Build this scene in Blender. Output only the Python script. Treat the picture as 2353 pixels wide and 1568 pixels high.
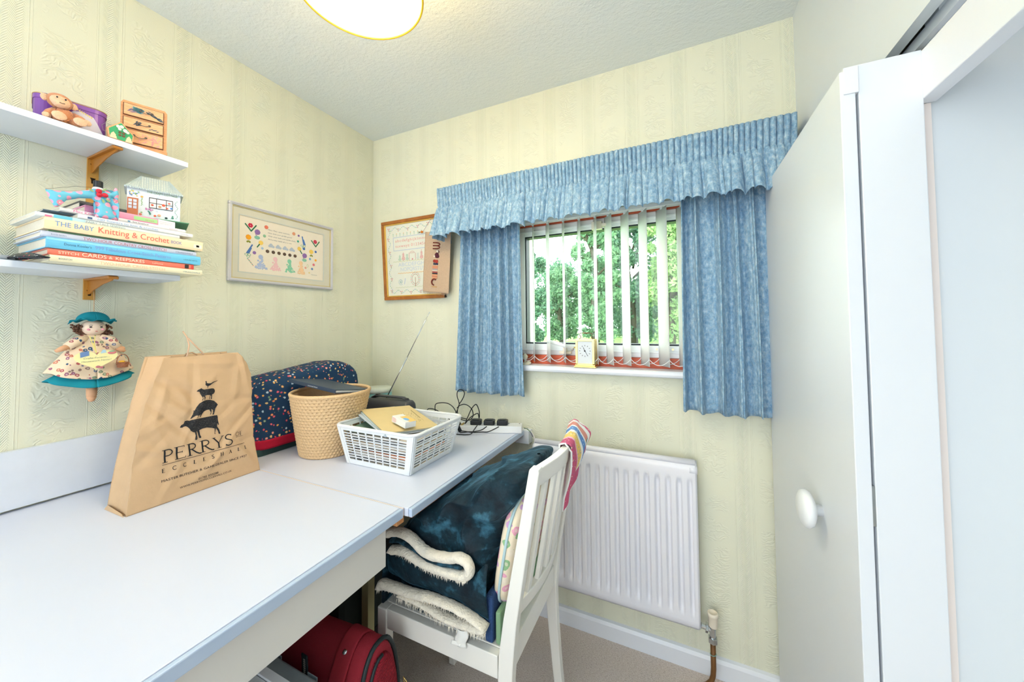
import bpy, bmesh, math, random
from mathutils import Vector, Matrix, noise
random.seed(7)
for o in list(bpy.data.objects): bpy.data.objects.remove(o)
S = bpy.context.scene
COL = S.collection
PI = math.pi

# ---------------------------------------------------------------- camera
cd = bpy.data.cameras.new('camera'); cam = bpy.data.objects.new('camera', cd); COL.objects.link(cam)
yaw, pitch, roll = 0.4331393, 0.0333293, -0.0090621
F = Vector((-math.sin(yaw)*math.cos(pitch), math.cos(yaw)*math.cos(pitch), math.sin(pitch)))
R0 = Vector((math.cos(yaw), math.sin(yaw), 0)); U0 = R0.cross(F)
Rv = R0*math.cos(roll)+U0*math.sin(roll); Uv = -R0*math.sin(roll)+U0*math.cos(roll)
mt = Matrix.Identity(4)
for i in range(3):
    mt[i][0] = Rv[i]; mt[i][1] = Uv[i]; mt[i][2] = -F[i]
mt.translation = (1.584388, -1.524468, 1.283824)
cam.matrix_world = mt
cd.sensor_width = 36; cd.lens = 12.571; cd.shift_y = -0.02911; cd.clip_start = 0.01; cd.clip_end = 200
S.camera = cam

# ---------------------------------------------------------------- world, lights, exposure
w = bpy.data.worlds.new('world'); S.world = w; w.use_nodes = True
bg = w.node_tree.nodes['Background']; bg.inputs[0].default_value = (0.93, 0.97, 1.0, 1); bg.inputs[1].default_value = 8.0
def area(name, loc, rot, sx, sy, power, col):
    l = bpy.data.lights.new(name, 'AREA'); l.shape = 'RECTANGLE'; l.size = sx; l.size_y = sy; l.energy = power; l.color = col
    o = bpy.data.objects.new(name, l); COL.objects.link(o); o.location = loc; o.rotation_euler = rot
    return o
area('rear_fill', (0.95, -2.96, 1.25), (PI/2, 0, 0), 1.7, 2.0, 37, (0.87, 0.93, 1.0))  # added cool fill behind the camera; the front wall is closed
pl = bpy.data.lights.new('lamp_bulb_light', 'POINT'); pl.energy = 20; pl.color = (1.0, 0.98, 0.95); pl.shadow_soft_size = 0.05
plo = bpy.data.objects.new('lamp_bulb_light', pl); COL.objects.link(plo); plo.location = (0.938, -0.946, 2.13)
S.view_settings.view_transform = 'Standard'; S.view_settings.look = 'None'
S.view_settings.gamma = 1; S.view_settings.use_curve_mapping = False
S.view_settings.exposure = 0.22

# ---------------------------------------------------------------- helpers
def sm(a, b, x):
    t = max(0.0, min(1.0, (x-a)/(b-a))) if b != a else float(x > a)
    return t*t*(3-2*t)
def lerp(a, b, t): return a+(b-a)*t
class MB:
    def __init__(s, T=None): s.v = []; s.f = []; s.mi = []; s.T = T; s.m = 0
    def add(s, vs, fs):
        n = len(s.v)
        for p in vs:
            p = Vector(p); s.v.append(s.T @ p if s.T else p)
        for f in fs: s.f.append(tuple(n+i for i in f)); s.mi.append(s.m)
    def box(s, x0, x1, y0, y1, z0, z1):
        vs = [(x, y, z) for z in (z0, z1) for y in (y0, y1) for x in (x0, x1)]
        s.add(vs, [(0, 2, 3, 1), (4, 5, 7, 6), (0, 1, 5, 4), (2, 6, 7, 3), (0, 4, 6, 2), (1, 3, 7, 5)])
    def bar(s, a, b, w, h, up=(0, 0, 1)):
        a = Vector(a); b = Vector(b); d = (b-a).normalized(); up = Vector(up)
        if abs(d.dot(up)) > .98: up = Vector((1, 0, 0))
        r = d.cross(up).normalized(); u = r.cross(d).normalized()
        vs = [p+r*(w/2*i)+u*(h/2*j) for p in (a, b) for j in (-1, 1) for i in (-1, 1)]
        s.add(vs, [(0, 2, 3, 1), (4, 5, 7, 6), (0, 1, 5, 4), (2, 6, 7, 3), (0, 4, 6, 2), (1, 3, 7, 5)])
    def loft(s, rings, closed=True, caps=True, loop=False):
        n = len(rings[0]); vs = [p for r in rings for p in r]; fs = []
        K = len(rings)
        for i in range(K if loop else K-1):
            for j in range(n if closed else n-1):
                a = i*n+j; b = i*n+(j+1) % n; c = ((i+1) % K)*n+(j+1) % n; d = ((i+1) % K)*n+j
                fs.append((a, b, c, d))
        if caps and closed and not loop:
            fs.append(tuple(range(n-1, -1, -1))); fs.append(tuple((K-1)*n+j for j in range(n)))
        s.add(vs, fs)
    def tube(s, pts, r, n=8, loop=False, flat=1.0, up=None):
        pts = [Vector(p) for p in pts]; K = len(pts); rings = []
        prev = None
        for i, p in enumerate(pts):
            a = pts[(i-1) % K] if (loop or i > 0) else p; b = pts[(i+1) % K] if (loop or i < K-1) else p
            d = (b-a).normalized() if (b-a).length > 1e-9 else Vector((0, 0, 1))
            if prev is None:
                q = Vector(up) if up else (Vector((0, 0, 1)) if abs(d.z) < .9 else Vector((1, 0, 0)))
                x = d.cross(q).normalized()
            else:
                x = (prev-d*prev.dot(d)).normalized()
            prev = x; y = d.cross(x)
            rr = r[i] if isinstance(r, (list, tuple)) else r
            rings.append([p+x*(rr*math.cos(2*PI*k/n))+y*(rr*flat*math.sin(2*PI*k/n)) for k in range(n)])
        s.loft(rings, loop=loop)
    def lathe(s, prof, c=(0, 0, 0), n=24, sx=1, sy=1, caps=True):
        s.loft([[(c[0]+r*sx*math.cos(2*PI*k/n), c[1]+r*sy*math.sin(2*PI*k/n), c[2]+z) for k in range(n)] for r, z in prof], caps=caps)
    def ell(s, c, r, n=16, m=10, e=1.0, R=None):
        R = R or Matrix.Identity(3); rings = []
        pw = lambda t: math.copysign(abs(t)**e, t)
        for i in range(m+1):
            ph = -PI/2+PI*i/m
            cz = max(1e-4, pw(math.cos(ph)) if i not in (0, m) else 1e-4)
            rings.append([Vector(c)+R @ Vector((r[0]*cz*pw(math.cos(2*PI*k/n)), r[1]*cz*pw(math.sin(2*PI*k/n)), r[2]*pw(math.sin(ph)))) for k in range(n)])
        s.loft(rings)
    def grid(s, fn, nu, nv, thick=0):
        vs = [Vector(fn(i/nu, j/nv)) for j in range(nv+1) for i in range(nu+1)]
        W = nu+1; fs = [(j*W+i, j*W+i+1, (j+1)*W+i+1, (j+1)*W+i) for j in range(nv) for i in range(nu)]
        if thick:
            N = len(vs); nr = [Vector((0, 0, 0)) for _ in vs]
            for f in fs:
                n_ = (vs[f[1]]-vs[f[0]]).cross(vs[f[3]]-vs[f[0]])
                for k in f: nr[k] += n_
            vs2 = [v-(nn.normalized()*thick if nn.length > 1e-12 else Vector((0, 0, 0))) for v, nn in zip(vs, nr)]
            fs2 = [tuple(N+k for k in reversed(f)) for f in fs]
            b = [(j*W) for j in range(nv+1)]; r = [j*W+nu for j in range(nv+1)]
            t = list(range(W)); q = [nv*W+i for i in range(W)]
            for L, fl in ((b, 1), (r, 0), (t, 0), (q, 1)):
                for a, c in zip(L[:-1], L[1:]):
                    ff = (a, c, c+N, a+N); fs2.append(ff if fl else ff[::-1])
            s.add(vs+vs2, fs+fs2)
        else: s.add(vs, fs)
    def prism(s, poly, o, u, v, d):
        o = Vector(o); u = Vector(u); v = Vector(v); d = Vector(d); n = len(poly)
        a = [o+u*p[0]+v*p[1] for p in poly]
        s.add(a+[p+d for p in a], [tuple(range(n-1, -1, -1)), tuple(range(n, 2*n))]+[(i, (i+1) % n, n+(i+1) % n, n+i) for i in range(n)])
    def build(s, name, mats, parent=None, smooth=False, bevel=0, loc=None, kind=None, recalc=True):
        me = bpy.data.meshes.new(name)
        if parent is not None: off = wloc(parent)
        elif loc is not None: off = Vector(loc)
        else:
            lo = [min(p[i] for p in s.v) for i in range(3)]; hi = [max(p[i] for p in s.v) for i in range(3)]
            off = Vector(((lo[0]+hi[0])/2, (lo[1]+hi[1])/2, lo[2]))
        me.from_pydata([p-off for p in s.v], [], s.f)
        mats = mats if isinstance(mats, (list, tuple)) else [mats]
        for m in mats: me.materials.append(m)
        if len(mats) > 1: me.polygons.foreach_set('material_index', s.mi)
        if recalc:
            bm = bmesh.new(); bm.from_mesh(me); bmesh.ops.recalc_face_normals(bm, faces=bm.faces); bm.to_mesh(me); bm.free()
        if smooth:
            me.polygons.foreach_set('use_smooth', [True]*len(me.polygons))
        me.update()
        o = bpy.data.objects.new(name, me); COL.objects.link(o)
        if parent is not None: o.parent = parent
        else: o.location = off
        if bevel:
            b = o.modifiers.new('bevel', 'BEVEL'); b.width = bevel; b.segments = 2; b.limit_method = 'ANGLE'; b.angle_limit = math.radians(40)
            b.harden_normals = False
        if smooth == 2:
            pass
        if kind: o['kind'] = kind
        return o
def wloc(o):
    v = Vector((0, 0, 0))
    while o is not None: v += o.location; o = o.parent
    return v
def tag(o, label, cat, group=None):
    o['label'] = label; o['category'] = cat
    if group: o['group'] = group
    return o
def thing(name, loc, label, cat, group=None):
    o = bpy.data.objects.new(name, None); o.empty_display_size = .02; COL.objects.link(o); o.location = loc
    return tag(o, label, cat, group)
def bx(name, m, parent, x0, x1, y0, y1, z0, z1, bevel=0, **k):
    b = MB(); b.box(x0, x1, y0, y1, z0, z1); return b.build(name, m, parent, bevel=bevel, **k)
def frame(o, x, y, z):
    M = Matrix.Identity(4)
    for i in range(3): M[i][0] = x[i]; M[i][1] = y[i]; M[i][2] = z[i]; M[i][3] = o[i]
    return M
def rotz(c, a):
    return Matrix.Translation(Vector(c)) @ Matrix.Rotation(a, 4, 'Z')
TXT = {}
def text_geo(s, spacing=1.0):
    k = (s, spacing)
    if k not in TXT:
        c = bpy.data.curves.new('t', 'FONT'); c.body = s; c.size = 1; c.space_character = spacing; c.resolution_u = 3
        o = bpy.data.objects.new('t', c); COL.objects.link(o)
        dg = bpy.context.evaluated_depsgraph_get(); me = bpy.data.meshes.new_from_object(o.evaluated_get(dg))
        vs = [v.co.copy() for v in me.vertices]; fs = [tuple(p.vertices) for p in me.polygons]
        bpy.data.objects.remove(o); bpy.data.meshes.remove(me); bpy.data.curves.remove(c)
        if vs:
            x0 = min(v.x for v in vs); x1 = max(v.x for v in vs)
            for v in vs: v.x -= x0
            TXT[k] = (vs, fs, x1-x0)
        else: TXT[k] = ([], [], 0)
    return TXT[k]
def lettering(mb, s, o, u, v, cap, width=None, spacing=1.0, fn=None, slant=0):
    """text into mb: origin o, unit u (right), v (up); cap = capital height; width = total width."""
    vs, fs, wd = text_geo(s, spacing); k = cap/0.70; sx = (width/wd) if width else k
    o = Vector(o); u = Vector(u); v = Vector(v)
    if fn: mb.add([fn(p.x*sx+p.y*k*slant, p.y*k) for p in vs], fs)
    else: mb.add([o+u*(p.x*sx+p.y*k*slant)+v*(p.y*k) for p in vs], fs)

# ---------------------------------------------------------------- materials
def srgb(h):
    if isinstance(h, str):
        h = h.lstrip('#'); c = [int(h[i:i+2], 16)/255 for i in (0, 2, 4)]
    else: c = [x/255 for x in h]
    return tuple((x/12.92 if x <= .04045 else ((x+.055)/1.055)**2.4) for x in c)+(1,)
class NT:
    def __init__(s, name, rough=.5, spec=.4):
        s.m = bpy.data.materials.new(name); s.m.use_nodes = True; s.t = s.m.node_tree; s.n = s.t.nodes; s.l = s.t.links
        s.b = s.n['Principled BSDF']; s.b.inputs['Roughness'].default_value = rough; s.b.inputs['Specular IOR Level'].default_value = spec
    def node(s, ty, ins=None, **props):
        n = s.n.new(ty)
        for k, v in props.items(): setattr(n, k, v)
        for k, v in (ins or {}).items():
            if isinstance(v, bpy.types.NodeSocket): s.l.new(v, n.inputs[k])
            else: n.inputs[k].default_value = v
        return n
    def pos(s, kind='Object'):
        return s.node('ShaderNodeTexCoord').outputs[kind]
    def wpos(s): return s.node('ShaderNodeNewGeometry').outputs['Position']
    def sep(s, v): return s.node('ShaderNodeSeparateXYZ', {0: v}).outputs
    def comb(s, x, y, z): return s.node('ShaderNodeCombineXYZ', {0: x, 1: y, 2: z}).outputs[0]
    def mth(s, op, a, b=0.0, c=None):
        n = s.node('ShaderNodeMath', {0: a, 1: b}, operation=op)
        if c is not None: n.inputs[2].default_value = c
        return n.outputs[0]
    def noise(s, v, sc, det=2, rough=.5): return s.node('ShaderNodeTexNoise', {'Vector': v, 'Scale': sc, 'Detail': det, 'Roughness': rough}).outputs
    def vor(s, v, sc, feature='F1', rnd=1.0): return s.node('ShaderNodeTexVoronoi', {'Vector': v, 'Scale': sc, 'Randomness': rnd}, feature=feature).outputs
    def vmul(s, v, k): return s.node('ShaderNodeVectorMath', {0: v, 1: k}, operation='MULTIPLY').outputs[0]
    def ramp(s, f, stops, interp='LINEAR'):
        n = s.node('ShaderNodeValToRGB', {0: f}); r = n.color_ramp; r.interpolation = interp
        while len(r.elements) < len(stops): r.elements.new(.5)
        for e, (p, c) in zip(r.elements, stops):
            e.position = p; e.color = c if len(c) == 4 else tuple(c)+(1,)
        return n.outputs[0]
    def mix(s, f, a, b, bt='MIX'):
        n = s.n.new('ShaderNodeMix'); n.data_type = 'RGBA'; n.blend_type = bt
        for i, v in ((0, f), (6, a), (7, b)):
            if isinstance(v, bpy.types.NodeSocket): s.l.new(v, n.inputs[i])
            else: n.inputs[i].default_value = v
        return n.outputs[2]
    def col(s, c):
        if isinstance(c, bpy.types.NodeSocket): s.l.new(c, s.b.inputs['Base Color'])
        else: s.b.inputs['Base Color'].default_value = c
        return s
    def bump(s, h, strength=.3, dist=.01):
        n = s.node('ShaderNodeBump', {'Height': h, 'Strength': strength, 'Distance': dist}); s.l.new(n.outputs[0], s.b.inputs['Normal']); return s
def plain(name, c, rough=.5, spec=.4, var=.04, vs=30, bump=0, bs=200, metal=0, sheen=0, trans=0, sss=0):
    t = NT(name, rough, spec); p = t.pos(); c = srgb(c)
    nz = t.noise(p, vs, 3)[0]
    t.col(t.mix(nz, tuple(min(1, x*(1-var)) for x in c[:3])+(1,), tuple(min(1, x*(1+var)) for x in c[:3])+(1,)))
    if bump: t.bump(t.noise(p, bs, 3)[0], bump, .004)
    if metal: t.b.inputs['Metallic'].default_value = metal
    if sheen: t.b.inputs['Sheen Weight'].default_value = sheen
    if trans: t.b.inputs['Transmission Weight'].default_value = trans
    if sss: t.b.inputs['Subsurface Weight'].default_value = sss
    return t.m

WALLC = (231, 231, 208)
def wallpaper(name, axis):
    t = NT(name, .75, .25); P = t.wpos(); x, y, z = t.sep(P); a = y if axis == 'y' else x
    per = .178; fr = t.mth('FRACT', t.mth('ADD', t.mth('DIVIDE', a, per), 20.13))
    # lace band 0.0-0.32, floral band 0.42-0.92, rules at the band edges
    def band(lo, hi, s=.015):
        return t.mth('MULTIPLY', t.mth('SMOOTH_MIN', 1.0, t.mth('MAXIMUM', t.mth('DIVIDE', t.mth('SUBTRACT', fr, lo), s), 0.0), .1),
                     t.mth('MINIMUM', 1.0, t.mth('MAXIMUM', t.mth('DIVIDE', t.mth('SUBTRACT', hi, fr), s), 0.0)))
    lace = band(.06, .27); flor = band(.42, .90, .06)
    b1 = band(.015, .03, .004); b2 = band(.30, .315, .004); b3 = band(-.0, .006, .003); b4 = band(.335, .345, .003)
    v2 = t.comb(a, z, 0.0)
    zig = t.mth('PINGPONG', t.mth('MULTIPLY', a, 1.0), .012)
    lw = t.mth('SINE', t.mth('MULTIPLY', t.mth('ADD', z, t.mth('MULTIPLY', zig, 1.5)), 900.0))
    lw2 = t.mth('MULTIPLY', lw, t.noise(v2, 60, 2)[0])
    bead = t.mth('SINE', t.mth('MULTIPLY', z, 520.0))
    nd = t.noise(v2, 14, 2, .6)
    dist = t.node('ShaderNodeVectorMath', {0: v2, 1: t.vmul(nd[1], (.09, .09, 0))}, operation='ADD').outputs[0]
    fl = t.node('ShaderNodeTexWave', {'Vector': dist, 'Scale': 32.0, 'Distortion': 6.0, 'Detail': 1.0, 'Detail Scale': 2.0}, wave_type='RINGS').outputs[1]
    msk = t.mth('GREATER_THAN', t.noise(t.comb(t.mth('MULTIPLY', a, .8), z, 3.1), 11, 1)[0], .44)
    h = t.mth('ADD', t.mth('MULTIPLY', lace, t.mth('MULTIPLY', lw2, .9)), t.mth('MULTIPLY', t.mth('MULTIPLY', flor, fl), msk))
    h = t.mth('ADD', h, t.mth('MULTIPLY', t.mth('ADD', b1, b2), t.mth('ADD', 1.0, t.mth('MULTIPLY', bead, .4))))
    h = t.mth('ADD', h, t.mth('ADD', b3, b4))
    h = t.mth('ADD', h, t.mth('MULTIPLY', t.noise(v2, 350, 2)[0], .25))
    t.bump(h, .42, .0024)
    c = srgb(WALLC); t.col(t.mix(t.noise(P, 1.3, 2)[0], tuple(x*.97 for x in c[:3])+(1,), c))
    return t.m
def m_ceiling():
    t = NT('ceiling_stipple', .8, .2); P = t.wpos()
    h = t.mth('ADD', t.noise(t.vmul(P, (1, 1.6, 1)), 45, 4, .6)[0], t.mth('MULTIPLY', t.noise(P, 140, 2)[0], .4))
    t.bump(h, .5, .006); c = srgb((232, 238, 238)); t.col(t.mix(t.noise(P, 2, 2)[0], tuple(x*.97 for x in c[:3])+(1,), c)); return t.m
def m_carpet():
    t = NT('carpet_beige', .95, .1); P = t.wpos()
    n1 = t.noise(t.vmul(P, (1, 1, 1)), 260, 3, .7)[0]; n2 = t.noise(t.vmul(P, (120, 420, 120)), 1, 2)[0]; n3 = t.noise(P, 5, 2)[0]
    m = t.mth('ADD', t.mth('MULTIPLY', n1, .6), t.mth('MULTIPLY', n2, .4))
    c = t.ramp(m, [(.3, srgb((170, 150, 136))), (.5, srgb((228, 215, 204))), (.7, srgb((250, 242, 234)))])
    c = t.mix(t.mth('MULTIPLY', n3, .3), c, srgb((214, 200, 190)))
    t.col(c); t.bump(m, .8, .006); return t.m
def m_curtain():
    t = NT('blue_mottled_cotton', .8, .2); P = t.pos()
    n1 = t.noise(t.vmul(P, (1, 1, .6)), 85, 4, .7)[0]; n2 = t.noise(t.vmul(P, (1, 1, .12)), 110, 3, .6)[0]
    vv = t.vor(t.vmul(P, (1, 1, .8)), 60, 'DISTANCE_TO_EDGE')[0]
    f = t.mth('ADD', t.mth('MULTIPLY', n1, .8), t.mth('MULTIPLY', n2, .2))
    c = t.ramp(f, [(.30, srgb((98, 136, 166))), (.46, srgb((128, 164, 192))), (.56, srgb((156, 188, 208))), (.66, srgb((196, 214, 222)))])
    c = t.mix(t.mth('MULTIPLY', t.mth('LESS_THAN', vv, .05), .3), c, srgb((176, 186, 190)))
    t.col(c); t.bump(n2, .15, .003); t.b.inputs['Sheen Weight'].default_value = .1
    return t.m
def spots(name, base, cols, scale, size, rough=.8, squash=1.0, bumpy=0, vec='Object'):
    """cotton print: scattered motifs, each of a colour picked from cols"""
    t = NT(name, rough, .2); P = t.pos(vec)
    Pd = t.node('ShaderNodeVectorMath', {0: P, 1: t.vmul(t.noise(P, scale*1.6, 1)[1], (.35/scale,)*3)}, operation='ADD').outputs[0]
    v = t.vor(Pd, scale); d = t.mth('LESS_THAN', v[0], size)
    r = t.sep(v[1])[0]; n = len(cols)
    pick = t.ramp(r, [(i/n, srgb(c)) for i, c in enumerate(cols)], 'CONSTANT')
    inner = t.mth('LESS_THAN', v[0], size*.45)
    pick2 = t.mix(t.mth('MULTIPLY', inner, .5), pick, srgb((250, 235, 215)))
    t.col(t.mix(d, srgb(base), pick2))
    if bumpy: t.bump(t.noise(P, 300, 2)[0], bumpy, .002)
    return t.m
def dots(name, base, ring, core, scale=70):
    t = NT(name, .8, .2); P = t.pos(); v = t.vor(P, scale, rnd=.35)
    c = t.mix(t.mth('LESS_THAN', v[0], .42), srgb(base), srgb(ring)); c = t.mix(t.mth('LESS_THAN', v[0], .13), c, srgb(core))
    t.col(c); return t.m
def wood(name, c1, c2, rough=.4, sc=14, vec=(1, 12, 12)):
    t = NT(name, rough, .4); P = t.vmul(t.pos(), vec)
    n = t.noise(P, sc, 4, .6)[0]; t.col(t.ramp(n, [(.3, srgb(c1)), (.7, srgb(c2))])); t.bump(n, .05, .002); return t.m
def m_velvet():
    t = NT('navy_velvet_fleece', .65, .3); P = t.pos(); n = t.noise(P, 16, 4, .6)[0]
    t.col(t.ramp(n, [(.36, srgb((3, 20, 30))), (.56, srgb((8, 42, 54))), (.70, srgb((56, 106, 128)))]))  # palest stop paints the sheen highlights as light blue patches
    t.b.inputs['Sheen Weight'].default_value = .45; t.b.inputs['Sheen Tint'].default_value = srgb((90, 150, 180)); t.b.inputs['Sheen Roughness'].default_value = .35
    t.bump(t.noise(P, 30, 4)[0], .5, .01); return t.m
def m_glass():
    t = NT('window_glass'); out = t.n['Material Output']; tr = t.node('ShaderNodeBsdfTransparent', {0: (.93, .98, .96, 1)}); gl = t.node('ShaderNodeBsdfGlossy', {1: .02})
    fr = t.node('ShaderNodeFresnel', {0: 1.35}); mx = t.node('ShaderNodeMixShader', {0: fr.outputs[0], 1: tr.outputs[0], 2: gl.outputs[0]}); t.l.new(mx.outputs[0], out.inputs[0]); return t.m
def translucent(name, c, mixf=.4, rough=.7):
    t = NT(name, rough, .2); out = t.n['Material Output']; t.col(srgb(c))
    tl = t.node('ShaderNodeBsdfTranslucent', {0: srgb(c)}); mx = t.node('ShaderNodeMixShader', {0: mixf, 1: t.b.outputs[0], 2: tl.outputs[0]}); t.l.new(mx.outputs[0], out.inputs[0]); return t.m
def leaf_mat(name, a, b, c):
    t = NT(name, .6, .2); out = t.n['Material Output']; r = t.node('ShaderNodeNewGeometry').outputs['Random Per Island']
    col = t.ramp(r, [(0, srgb(a)), (.5, srgb(b)), (1, srgb(c))]); t.col(col)
    tl = t.node('ShaderNodeBsdfTranslucent', {0: col}); mx = t.node('ShaderNodeMixShader', {0: .35, 1: t.b.outputs[0], 2: tl.outputs[0]}); t.l.new(mx.outputs[0], out.inputs[0]); return t.m
def emis(name, c, st):
    t = NT(name); t.b.inputs['Emission Color'].default_value = srgb(c); t.b.inputs['Emission Strength'].default_value = st; t.col(srgb(c)); return t.m

M_wl = wallpaper('wallpaper_left', 'y'); M_wb = wallpaper('wallpaper_back', 'x')
M_ceil = m_ceiling(); M_carpet = m_carpet(); M_curt = m_curtain()
M_gloss = plain('white_gloss_paint', (232, 236, 242), .3, .5, .02, 4)
M_panel = plain('white_painted_panel', (226, 232, 235), .45, .35, .02, 3)
M_door = plain('white_door_paint', (228, 232, 236), .38, .4, .015, 3)
M_jamb = plain('cream_jamb_paint', (238, 226, 218), .5, .3, .02, 4)
M_desk = plain('white_melamine', (218, 223, 238), .35, .45, .015, 6)
M_deske = plain('white_edge_strip', (188, 204, 226), .3, .45, .02, 6)
M_apron = plain('cream_drawer_front', (228, 224, 216), .45, .35, .02, 5)
M_chip = wood('raw_chipboard', (150, 90, 50), (190, 130, 85), .7)
M_batten = wood('pale_batten_wood', (196, 130, 78), (222, 160, 104), .6)
M_upvc = plain('white_upvc', (245, 247, 248), .25, .5, .01, 5)
M_gask = plain('dark_gasket', (45, 50, 58), .5, .3)
M_mahog = wood('red_brown_stained_wood', (190, 72, 42), (222, 108, 70), .4, 8, (2, 20, 20))
M_glass = m_glass()
M_vane = translucent('white_blind_fabric', (250, 250, 248), .6)
M_rad = plain('white_radiator_enamel', (236, 236, 242), .28, .5, .01, 5)
M_chrome = plain('chrome', (200, 204, 206), .15, .5, .03, 20, metal=1)
M_brass = plain('brass', (232, 198, 118), .22, .5, .05, 20, metal=.85)
M_copper = plain('aged_copper_pipe', (120, 82, 44), .5, .4, .2, 60, metal=.35)
M_creamp = plain('cream_plastic', (238, 228, 208), .4, .4, .02)
M_chair = plain('white_chair_lacquer', (240, 238, 230), .3, .45, .02, 8)
M_velvet = m_velvet()
M_sherpa = plain('cream_sherpa', (240, 232, 214), .95, .1, .12, 60, bump=1, bs=160, sheen=.3)
M_black = plain('black_plastic', (26, 28, 30), .35, .45, .1)
M_cable = plain('black_cable_rubber', (22, 24, 24), .5, .4)
M_kraft = plain('brown_kraft_paper', (205, 172, 134), .7, .25, .06, 40, bump=.12, bs=120)
M_ink = plain('black_ink', (36, 36, 38), .7, .2, .1)
M_white = plain('white_plastic', (238, 240, 240), .35, .45, .01)
M_paper = plain('white_paper', (238, 238, 232), .8, .2, .03)
M_pages = plain('cream_page_block', (222, 214, 196), .85, .1, .1, 200)
M_brk = plain('brown_enamel_bracket', (176, 112, 36), .35, .45, .06)
M_brk2 = plain('tan_slotted_rail', (206, 150, 66), .4, .4, .05)
M_dark = plain('dark_slot', (50, 36, 22), .8, .1)
M_shelf = plain('white_shelf_melamine', (228, 234, 242), .4, .4, .01)
def C(name, c, rough=.55, **k): return plain(name, c, rough, **k)

# ================================================================ SETTING
def struct(name, mb, m, **k):
    o = mb.build(name, m, None, loc=(0, 0, 0), **k); o['kind'] = 'structure'; return o
H = 2.35; XR = 1.975; YF = -3.0
b = MB(); b.box(-.15, 2.9, YF-.15, .3, -.12, 0); floor = struct('floor', b, M_carpet)
b = MB(); b.box(-.15, 2.9, YF-.15, .3, H, H+.12); struct('ceiling', b, M_ceil)
b = MB(); b.box(-.12, 0, YF, .28, 0, H); struct('wall_left', b, M_wl)
WX0, WX1, WZ0, WZ1 = .885, 1.66, 1.085, 1.765
b = MB()
b.box(0, WX0, 0, .28, 0, H); b.box(WX1, 2.9, 0, .28, 0, H); b.box(WX0, WX1, 0, .28, 0, WZ0); b.box(WX0, WX1, 0, .28, WZ1, H)
struct('wall_back', b, M_wb)
b = MB(); b.box(XR, XR+.02, -.45, 0, 0, H); b.box(XR, XR+.02, YF, -.45, 1.81, H)
struct('wall_right', b, M_panel)
b = MB(); b.box(-.15, 2.9, YF-.12, YF, 0, H); struct('wall_front', b, M_panel)
b = MB(); b.box(XR+.0235, 2.7, -.64, -.60, 0, 1.75); b.box(XR+.045, 2.7, -.64, -.60, 1.75, 2.3); b.box(2.66, 2.7, YF, -.64, 0, 2.3); b.box(2.72, 2.78, YF, 0, 0, H); b.box(XR+.045, 2.7, YF, -.60, 2.26, 2.3)
struct('wall_cupboard', b, M_panel)
b = MB(); b.box(XR+.003, XR+.029, YF, -.655, 1.665, 1.75); struct('trim_1', b, M_gloss, bevel=.002)     # door header board
b = MB(); b.box(XR+.033, XR+.044, YF, -.46, 1.798, 1.820); struct('trim_2', b, M_gloss)                     # track strip behind the slot
b = MB(); b.box(XR+.0045, XR+.0225, -.654, -.60, 0, 1.665); struct('trim_3', b, M_jamb)                    # jamb edge
b = MB(); b.prism([(0, 0), (-.016, 0), (-.016, .055), (-.010, .066), (0, .07)], (0, 0, 0), (0, 1, 0), (0, 0, 1), (XR, 0, 0)); struct('baseboard_back', b, M_gloss)
b = MB(); b.prism([(0, 0), (.016, 0), (.016, .055), (.010, .066), (0, .07)], (0, YF, 0), (1, 0, 0), (0, 0, 1), (0, -YF, 0)); struct('baseboard_left', b, M_gloss)

# window ------------------------------------------------------------
win = bpy.data.objects.new('window_1', None); COL.objects.link(win); win.location = ((WX0+WX1)/2, .07, WZ0); win['kind'] = 'structure'
b = MB(); b.box(WX0, WX1, .045, .13, WZ0, 1.135); b.box(WX0, WX1, .045, .13, 1.742, WZ1); b.box(WX0, WX0+.012, .045, .13, 1.135, 1.742); b.box(WX1-.012, WX1, .045, .13, 1.135, 1.742)
b.build('timber_frame', M_mahog, win)
GX0, GX1, GZ0, GZ1 = .925, 1.598, 1.186, 1.697
b = MB(); b.box(WX0+.012, GX0, .055, .11, 1.135, 1.742); b.box(GX1, WX1-.012, .055, .11, 1.135, 1.742); b.box(GX0, GX1, .055, .11, 1.135, GZ0); b.box(GX0, GX1, .055, .11, GZ1, 1.742)
b.build('sash', M_upvc, win, bevel=.003)
b = MB(); b.box(WX0+.02, WX1-.02, .049, .056, 1.712, 1.722); b.box(WX0+.02, WX1-.02, .049, .056, 1.155, 1.163); b.build('sash_bead', M_upvc, win, bevel=.002)
b = MB(); g = .006
b.box(GX0, GX0+g, .058, .10, GZ0, GZ1); b.box(GX1-g, GX1, .058, .10, GZ0, GZ1); b.box(GX0, GX1, .058, .10, GZ0, GZ0+g); b.box(GX0, GX1, .058, .10, GZ1-g, GZ1)
b.build('gasket', M_gask, win)
bx('glass_pane', M_glass, win, GX0, GX1, .082, .086, GZ0, GZ1)
# handle and stay
b = MB(); b.tube([(1.155, .04, 1.165), (1.16, .03, 1.17), (1.11, .025, 1.185), (1.045, .025, 1.20)], [.008, .008, .008, .009], 8); b.build('handle_lever', M_white, win, smooth=True)
b = MB(); b.box(1.095, 1.15, .035, .055, 1.143, 1.156); b.box(1.115, 1.13, .03, .05, 1.15, 1.172); b.build('handle_stay', M_creamp, win, bevel=.002)
for cx in (1.118, 1.165, 1.505, 1.565):
    b = MB(); b.tube([(cx, .05, 1.172), (cx, .046, 1.172)], .004, 8); b.build('screw', M_brass, win)
b = MB(); b.box(1.25, 1.295, .035, .055, 1.69, 1.725); b.box(1.295, 1.315, .03, .05, 1.70, 1.712); b.build('latch_plate', M_creamp, win, bevel=.002)
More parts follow.
